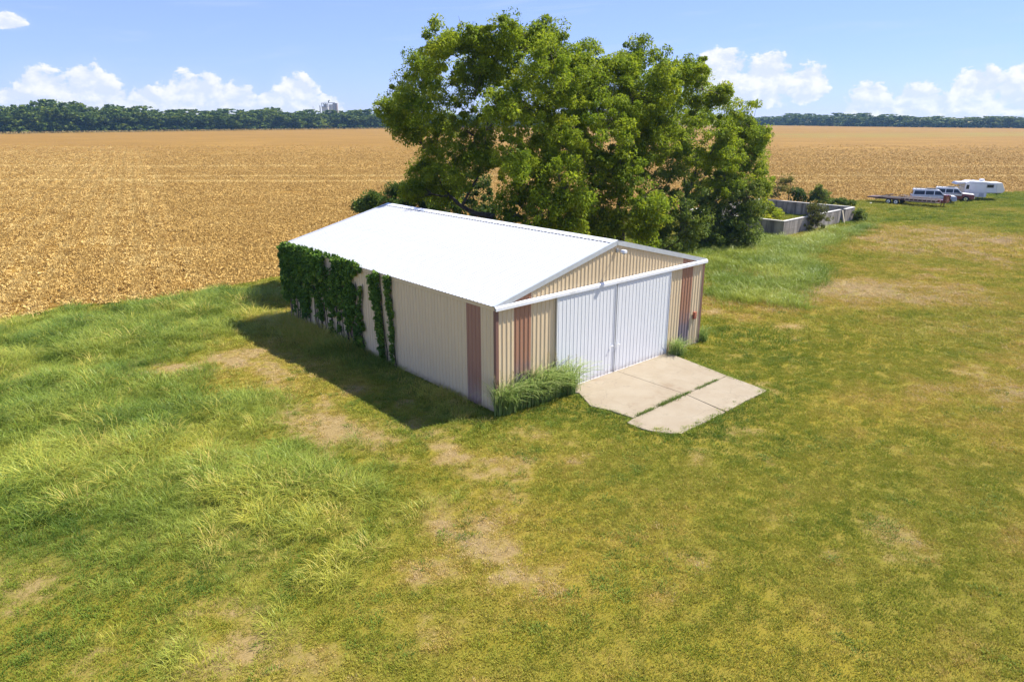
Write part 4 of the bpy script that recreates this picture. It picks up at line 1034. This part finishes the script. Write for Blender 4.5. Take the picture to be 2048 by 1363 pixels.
# ---- television antenna on a mast
am = G(1372, 512); mast = empty('antenna_mast', (15.3, 60.2, 0), 0.0, label='thin metal mast with flat television antenna behind the barn', cat='antenna')
mt = AT(1373, 464, 60.2)[2]
MB().tube([(0, 0, -.2), (0, 0, mt*.55), (.02, 0, mt)], [.034, .030, .022], 8).build('mast', M_GREY, mast)
MB().tube([(-.58, .05, mt-.02), (.66, -.05, mt-.08)], .022, 6).build('boom', M_GREY, mast)
for k, q in enumerate(np.linspace(-.5, .58, 8)):
    l = .52-.03*k; MB().tube([(q-.10, -l, mt-.045), (q+.02, 0, mt-.035), (q+.12, l, mt-.025)], .010, 4).build('element', M_RAKE, mast)
MB().box(-.06, .06, -.05, .05, mt-.20, mt-.10).build('bracket', M_GREY, mast)

# ---- vehicles
def paint(name, col, rough=.3, dirt=None):
    m = plain(name, col, rough, 0, .06, 2.5, dirt); b = m.node_tree.nodes['Principled BSDF']
    b.inputs['Coat Weight'].default_value = .35; b.inputs['Coat Roughness'].default_value = .15
    return m
M_GLASS = plain('tinted_glass', (.018, .022, .028), .06); M_TYRE = plain('tyre_rubber', (.022, .022, .022), .85)
M_CHROME = plain('chrome', (.62, .63, .65), .18, .9, .05); M_BLACKP = plain('black_plastic', (.03, .03, .032), .6)
M_LAMP = plain('lamp_glass', (.75, .75, .72), .15); M_TAIL = plain('tail_lamp_glass', (.35, .02, .02), .2)
def wheel(parent, x, y, r, w, rim=M_CHROME):
    o = MB().tube([(0, -w/2, 0), (0, -w*.42, 0), (0, w*.42, 0), (0, w/2, 0)], [r*.93, r, r, r*.93], 20).build('wheel', M_TYRE, parent)
    o.location = (x, y, r)
    s = -1 if y < 0 else 1
    MB().tube([(0, s*w*.50, 0), (0, s*(w*.50+.012), 0)], [r*.62, r*.58], 14).build('rim', rim, o)
    MB().tube([(0, s*(w*.5+.012), 0), (0, s*(w*.5+.035), 0)], [r*.2, r*.15], 10).build('hub', M_BLACKP, o)
    return o
def suv(name, label, loc, rz, L, Wd, lower, upper, roofc, hood_c, rack):
    """boxy wagon pointing along +x; x=0 at the middle"""
    root = empty(name, loc, rz, label=label, cat='car', group='old cars parked by the trailers')
    h = L/2; wx = (-h+1.05, h-.95)
    def arch(xc, r=.43, z=.36, n=7): return [(xc+r*math.cos(q), z+r*math.sin(q)*.98) for q in np.linspace(0.05, math.pi-.05, n)]
    low = [(-h, .42), (-h+.04, 1.02), (h-1.45, 1.08), (h-.06, .98), (h, .86), (h, .42), (h-.25, .34)] + arch(wx[1]) + [(wx[1]-.5, .30), (wx[0]+.5, .30)] + arch(wx[0]) + [(-h+.25, .36)]
    ins = lambda z: max(0, (z-.75))*.10
    MB().prism(low, -Wd/2, Wd/2, ins).build('body', lower, root, bevel=.03)
    MB().box(-h+.02, h-1.5, -Wd/2+.005, -Wd/2+.012, .78, 1.0).build('side_band', upper, root)
    MB().box(-h+.02, h-1.5, Wd/2-.012, Wd/2-.005, .78, 1.0).build('side_band', upper, root)
    cab = [(-h+.06, 1.0), (-h+.20, 1.70), (-h+.42, 1.78), (h-2.35, 1.79), (h-2.08, 1.74), (h-1.40, 1.06)]
    ins2 = lambda z: .05+max(0, (z-1.05))*.17
    MB().prism(cab, -Wd/2, Wd/2, ins2).build('cabin', upper, root, bevel=.03)
    MB().prism([(-h+.22, 1.785), (-h+.30, 1.83), (h-2.42, 1.83), (h-2.25, 1.79)], -Wd/2+.2, Wd/2-.2).build('roof', roofc, root, bevel=.015)
    MB().prism([(h-1.42, 1.075), (h-1.40, 1.10), (h-.15, 1.01), (h-.05, .97)], -Wd/2+.09, Wd/2-.09).build('hood', hood_c, root)
    def pane(x0, x1, z0, z1, sl0=0, sl1=0):
        for s in (-1, 1):
            v = []
            for x, z in ((x0, z0), (x1, z0), (x1+sl1, z1), (x0+sl0, z1)):
                yy = s*(Wd/2-ins2(z)+.006); v += [(x, yy, z)]
            v += [(x, y-s*.01, z) for x, y, z in v]
            MB().add(v, [(0, 1, 2, 3), (4, 7, 6, 5), (0, 4, 5, 1), (1, 5, 6, 2), (2, 6, 7, 3), (3, 7, 4, 0)]).build('window', M_GLASS, root)
    xa, xb = -h+.24, h-1.55; pw = (xb-xa)
    pane(xa, xa+pw*.36, 1.14, 1.64, .08, 0); pane(xa+pw*.39, xa+pw*.66, 1.14, 1.64, 0, 0); pane(xa+pw*.69, xb-.08, 1.14, 1.64, 0, -.42)
    for zz, x0, x1, nm in ((None, h-1.43, h-2.03, 'windshield'),):
        y0 = Wd/2-.14; y1 = Wd/2-.24
        MB().add([(h-1.43+.012, -y0, 1.12), (h-1.43+.012, y0, 1.12), (h-2.03+.012, y1, 1.70), (h-2.03+.012, -y1, 1.70), (h-1.45, -y0, 1.11), (h-1.45, y0, 1.11), (h-2.05, y1, 1.69), (h-2.05, -y1, 1.69)],
                 [(0, 1, 2, 3), (4, 7, 6, 5), (0, 4, 5, 1), (1, 5, 6, 2), (2, 6, 7, 3), (3, 7, 4, 0)]).build(nm, M_GLASS, root)
    MB().add([(-h+.075, -.75, 1.14), (-h+.075, .75, 1.14), (-h+.17, .68, 1.62), (-h+.17, -.68, 1.62), (-h+.11, -.75, 1.14), (-h+.11, .75, 1.14), (-h+.20, .68, 1.62), (-h+.20, -.68, 1.62)], [(3, 2, 1, 0), (4, 5, 6, 7), (0, 1, 5, 4), (1, 2, 6, 5), (2, 3, 7, 6), (3, 0, 4, 7)]).build('rear_window', M_GLASS, root)
    MB().box(h-.01, h+.10, -Wd/2+.04, Wd/2-.04, .40, .58).build('bumper', M_CHROME, root, bevel=.03)
    MB().box(-h-.10, -h+.01, -Wd/2+.04, Wd/2-.04, .42, .58).build('bumper', M_CHROME, root, bevel=.03)
    MB().box(h-.005, h+.02, -.52, .52, .62, .84).build('grille', M_BLACKP, root)
    for s in (-1, 1):
        MB().box(h-.005, h+.03, s*.72-.14, s*.72+.14, .64, .82).build('headlight', M_LAMP, root, bevel=.01)
        MB().box(-h-.02, -h+.01, s*.82-.07, s*.82+.07, .72, 1.0).build('tail_light', M_TAIL, root)
        MB().box(h-1.75, h-1.62, s*(Wd/2+.05)-.08, s*(Wd/2+.05)+.08, 1.08, 1.24).build('mirror', M_BLACKP, root, bevel=.015)
        for xd in (h-2.35, h-3.35): MB().box(xd-.09, xd+.09, *sorted((s*(Wd/2-.012), s*(Wd/2+.018))), .94, .97).build('door_handle', M_CHROME, root)
    if rack:
        rk = MB()
        for y in (-.5, .5): rk.tube([(-h+.4, y, 1.89), (h-2.5, y, 1.89)], .02, 6)
        for x in np.linspace(-h+.5, h-2.6, 5): rk.tube([(x, -.5, 1.89), (x, .5, 1.89)], .016, 6).box(x-.02, x+.02, -.52, -.48, 1.83, 1.89).box(x-.02, x+.02, .48, .52, 1.83, 1.89)
        rk.build('roof_rack', M_BLACKP, root)
        MB().box(-.9, .5, -.45, .45, 1.91, 1.95).build('rack_tray', M_BLACKP, root)
    for x in wx:
        for s in (-1, 1): wheel(root, x, s*(Wd/2-.14), .37, .24)
    return root
P_GREY = paint('silver_blue_paint', (.30, .34, .46), .3, (.38, .36, .38)); P_WHITE = paint('old_white_paint', (.72, .72, .72), .35); P_RED = paint('dark_red_paint', (.16, .018, .018), .3, (.10, .02, .02))
P_WHITE2 = paint('chalky_white_paint', (.78, .76, .74), .4)
s1 = AT(1857, 409, 97.5); suv('station_wagon', 'silver blue wagon with white roof behind the flatbed trailer', (s1[0]+.4, 97.5, 0), R(-22), 5.4, 1.98, P_GREY, P_WHITE, P_WHITE, P_WHITE2, True)
s2 = AT(1898, 407, 100.0); suv('sport_utility_car', 'dark red car with white hood and roof beside the camper', (s2[0]+.4, 100.0, 0), R(-30), 4.9, 1.90, P_RED, P_WHITE, P_WHITE2, P_WHITE2, True)

# ---- flatbed gooseneck trailer with ramps
M_TRL = plain('rusty_red_trailer_paint', (.075, .034, .028), .7, 0, .3, 8, (.06, .035, .03)); M_TRLR = paint('red_trailer_paint', (.15, .018, .016), .4, (.14, .03, .02))
M_RAMP = plain('bleached_steel', (.50, .36, .32), .6, .1, .2, 6); M_DECK = plain('grey_deck_boards', (.045, .032, .027), .95, 0, .35, 3)
tl0, tl1 = G(1752, 404), G(1890, 415); tv = tl1-tl0; TL = float(np.linalg.norm(tv)); tth = math.atan2(tv[1], tv[0])
tr = empty('flatbed_trailer', (tl0[0], tl0[1], 0), tth, label='long rusty red flatbed trailer with ramps on the lawn', cat='trailer')
TW = 2.2
for y in (-TW/2, TW/2-.12): MB().box(.5, TL-.8, y, y+.12, .62, .84).build('frame_rail', M_TRL, tr)
for k in range(11): MB().box(.6+k*(TL-1.6)/10-.04, .6+k*(TL-1.6)/10+.04, -TW/2+.121, TW/2-.121, .64, .76).build('cross_member', M_TRL, tr)
for k in range(9):
    y = -TW/2+.02+k*(TW-.04)/9; MB().box(.52, TL-.82, y+.008, y+(TW-.04)/9-.008, .842, .885).build('deck_board', M_DECK, tr)
MB().prism([(-.9, .70), (.52, .62), (.52, .86), (-.9, .80)], -TW/2, TW/2).build('dovetail', M_TRL, tr)
MB().box(TL-.8, TL+.15, -.75, .75, .60, .95).box(TL-.25, TL+.12, -.6, .6, .951, 1.62).build('gooseneck', M_TRLR, tr, bevel=.03)
MB().tube([(TL+.35, 0, 1.5), (TL+.35, 0, .85)], .07, 8).box(TL-.24, TL+.45, -.1, .1, 1.40, 1.58).build('coupler', M_TRLR, tr)
for y in (-.62, .62): MB().tube([(TL-.35, y, .85), (TL-.35, y, .06)], .05, 8).box(TL-.5, TL-.2, y-.14, y+.14, 0, .05).build('landing_leg', M_TRL, tr)
for x in (2.0, 2.95):
    for y in (-TW/2-.16, TW/2+.16): wheel(tr, x, y, .37, .22, M_LAMP)
for y in (-TW/2-.16, TW/2+.16): MB().box(1.5, 3.45, y-.14, y+.14, .80, .83).build('fender', M_TRL, tr)
# ramp of welded rungs lying along the near side of the deck
ramp_ = empty('loading_ramp', (tl0[0], tl0[1], 0), tth, label='pale ladder-like loading ramp leaning on the flatbed trailer', cat='ramp', group=None)
Mr = Matrix.Translation((TL*.46, -TW/2-.06, .60)) @ Matrix.Rotation(R(6), 4, 'X')
rl = TL*.50
for z in (0, .56): MB().box(0, rl, -.03, .03, z, z+.07, Mr).build('ramp_rail', M_RAMP, ramp_)
for k in range(9):
    x = k*(rl-.06)/8; MB().box(x, x+.06, -.028, .028, .071, .559, Mr).build('rung', M_RAMP, ramp_)
jk = empty('bent_scrap', (tl0[0]+.6, tl0[1]+.2, 0), tth, label='tangle of grey scrap pipe on the back of the flatbed trailer', cat='scrap')
for k in range(7):
    r1 = np.random.default_rng(900+k); p = np.array([.3+2.6*r1.random(), -.7+1.2*r1.random(), .93]); q = p+np.array([.5+.7*r1.random(), r1.normal(0, .3), .10+.18*r1.random()])
    MB().tube([p, (p+q)/2+[0, 0, .06], q], .03, 5).build('pipe', M_GREY if k % 2 else M_TRL, jk)
fo = MB().tube([(0, 0, 0), (.02, 0, .09), (.0, .0, .2)], [.16, .17, .10], 10); g_ = G(1741, 408)
fo.build('plastic_bucket', plain('cream_plastic', (.8, .74, .55), .5), None, label='small cream bucket under the trailer tail', cat='bucket').location = (g_[0], g_[1], 0)

# ---- fifth-wheel camper
M_RV = plain('camper_white', (.70, .71, .74), .38, 0, .04, 1.5, (.60, .58, .56)); M_RVC = plain('camper_cap', (.78, .76, .72), .35, 0, .03); M_RVG = plain('camper_grey_trim', (.40, .41, .45), .5)
rvp = AT(1925, 402, 102.0)
rv = empty('camper_trailer', (rvp[0]-.45, 102.0, 0), R(-14), label='white fifth-wheel camper trailer standing on its front legs', cat='camper')
u_ = 1/14.0*.93
cx_ = lambda c: (c-1100)*.0879*u_
cz_ = lambda c: (600-c)*.0879*u_+.15
RWD = 2.4
body = [(cx_(1100), cz_(552)), (cx_(1585), cz_(552)), (cx_(1590), cz_(442)), (cx_(1800), cz_(445)), (cx_(1755), cz_(212)), (cx_(1480), cz_(185)), (cx_(1190), cz_(178)), (cx_(1100), cz_(215))]
MB().prism(body, -RWD/2, RWD/2).build('body', M_RV, rv, bevel=.05)
capp = [(cx_(1801), cz_(446)), (cx_(1925), cz_(440)), (cx_(1965), cz_(380)), (cx_(1880), cz_(205)), (cx_(1757), cz_(208))]
MB().prism(capp, -RWD/2+.01, RWD/2-.01).build('front_cap', M_RVC, rv, bevel=.06)
MB().box(cx_(1785), cx_(1930), -.5, .5, cz_(470), cz_(447)).tube([(cx_(1880), 0, cz_(450)), (cx_(1880), 0, cz_(505))], .06, 8).build('hitch', M_BLACKP, rv)
MB().prism([(cx_(905), cz_(262)), (cx_(940), cz_(212)), (cx_(1099), cz_(205)), (cx_(1099), cz_(240))], -RWD/2+.1, RWD/2-.1).build('rear_awning', M_RVG, rv, bevel=.02)
for y in (-.9, .9): MB().tube([(cx_(925), y, cz_(255)), (cx_(1099), y, cz_(330))], .025, 5).build('awning_arm', M_GREY, rv)
ys = -RWD/2
def rvp_(x0, x1, z0, z1, nm, mat, d=.02, parent=rv): return MB().box(cx_(x0), cx_(x1), ys-d, ys+.005, cz_(z1), cz_(z0)).build(nm, mat, parent, bevel=.012)
w1 = rvp_(1555, 1715, 245, 328, 'window', M_RVG); rvp_(1566, 1704, 253, 320, 'pane', M_GLASS, .026, w1)
dr = rvp_(1106, 1200, 225, 545, 'door', M_RVC, .018); rvp_(1120, 1186, 265, 365, 'pane', M_GLASS, .026, dr); MB().box(cx_(1186), cx_(1196), ys-.04, ys-.0185, cz_(420), cz_(408)).build('handle', M_CHROME, dr)
for a, b in ((1225, 1300), (1315, 1400), (1425, 1530)): rvp_(a, b, 455, 540, 'storage_hatch', M_RVC if a < 1400 else M_RVG, .015)
rvp_(1205, 1750, 442, 448, 'trim_strip', M_RVG, .012); rvp_(1205, 1745, 228, 233, 'trim_strip', M_RVG, .012)
MB().box(cx_(1455), cx_(1545), -.35, .35, cz_(182), cz_(135)).build('roof_air_conditioner', M_RVC, rv, bevel=.06)
MB().box(cx_(1290), cx_(1330), -.3, .1, cz_(180), cz_(158)).build('roof_vent', M_RVC, rv, bevel=.02)
for x in (1435, 1525):
    for y in (-.95, .95): MB().tube([(cx_(x), y, cz_(552)), (cx_(x), y, .06)], .04, 6).box(cx_(x)-.12, cx_(x)+.12, y-.12, y+.12, 0, .05).build('landing_leg', M_BLACKP, rv)
for x in (1180, 1290):
    for y in (-RWD/2+.14, RWD/2-.14): wheel(rv, cx_(x), y, .33, .2)

# ---- grain elevator far behind the woodland
M_SILO = plain('pale_silo_concrete', (.62, .60, .60), .8, 0, .06, .05); M_SILOG = plain('grey_silo_steel', (.42, .42, .46), .7, .1, .06, .05)
gd = 930.0; ge0 = AT(655, 233, gd); ge = empty('grain_elevator', (ge0[0], gd, 0), 0, label='pale grain elevator showing above the far woodland', cat='grain elevator'); gs = gd/F_PX
gx_ = lambda x: (x-655)*gs
gz_ = lambda y: AT(655, y, gd)[2]
for k, x in enumerate((669, 674)): MB().tube([(gx_(x), 0, -1), (gx_(x), 0, gz_(206.5))], 2.6*gs, 12).build('silo', plain('rose_silo_concrete', (.46, .40, .40), .8, 0, .06, .05) if k else M_SILOG, ge)
for x in (661, 665): MB().tube([(gx_(x), -1, -1), (gx_(x), -1, gz_(209))], 2.0*gs, 12).build('silo', M_SILO, ge)
MB().box(gx_(647), gx_(657.5), -5, 5, gz_(215), gz_(213)).box(gx_(647), gx_(659), -5, 5, gz_(207), gz_(206)).build('platform', M_SILOG, ge)
MB().box(gx_(647), gx_(658), -4.4, 4.4, -1, gz_(215.1)).build('head_house', M_SILO, ge)
for x in (647.3, 651, 655, 658): MB().box(gx_(x)-.35, gx_(x)+.35, -4, -3.3, gz_(213), gz_(207)).build('post', M_SILOG, ge)
MB().box(gx_(650), gx_(655), -3.0, 3.0, gz_(212.9), gz_(208.5)).build('bin', M_SILO, ge)
MB().tube([(gx_(659), 0, gz_(206)), (gx_(659), 0, gz_(202)), (gx_(660.3), 0, gz_(200.4)), (gx_(661), 0, gz_(202))], .9*gs, 8).build('spout', M_DARK, ge)
MB().box(gx_(660), gx_(672), -1, 1, gz_(206.4), gz_(205.2)).build('conveyor', M_SILOG, ge)
MB().tube([(gx_(642), 0, -1), (gx_(642), 0, gz_(211))], .9*gs, 8).build('leg_tower', M_SILOG, ge)
for x, y in ((629, 212), (632, 217)): MB().tube([(gx_(x), 0, -1), (gx_(x), 0, gz_(y))], .45*gs, 6).build('stack', M_SILOG, ge)

# ------------------------------------------------------------------ haze of a warm day
HZ = 0.00012
m = bpy.data.materials.new('haze_air'); m.use_nodes = True; nt = m.node_tree; nt.nodes.clear()
o_ = nt.nodes.new('ShaderNodeOutputMaterial'); pv = nt.nodes.new('ShaderNodeVolumePrincipled')
pv.inputs['Color'].default_value = (.34, .62, 1.0, 1); pv.inputs['Density'].default_value = HZ; pv.inputs['Anisotropy'].default_value = .2
nt.links.new(pv.outputs[0], o_.inputs['Volume'])
hb = MB().box(-1150, 1150, -60, 1350, -1.2, 38); hz = hb.build('haze', m, None, label='thin blue summer haze over the fields', cat='haze', kind='stuff')
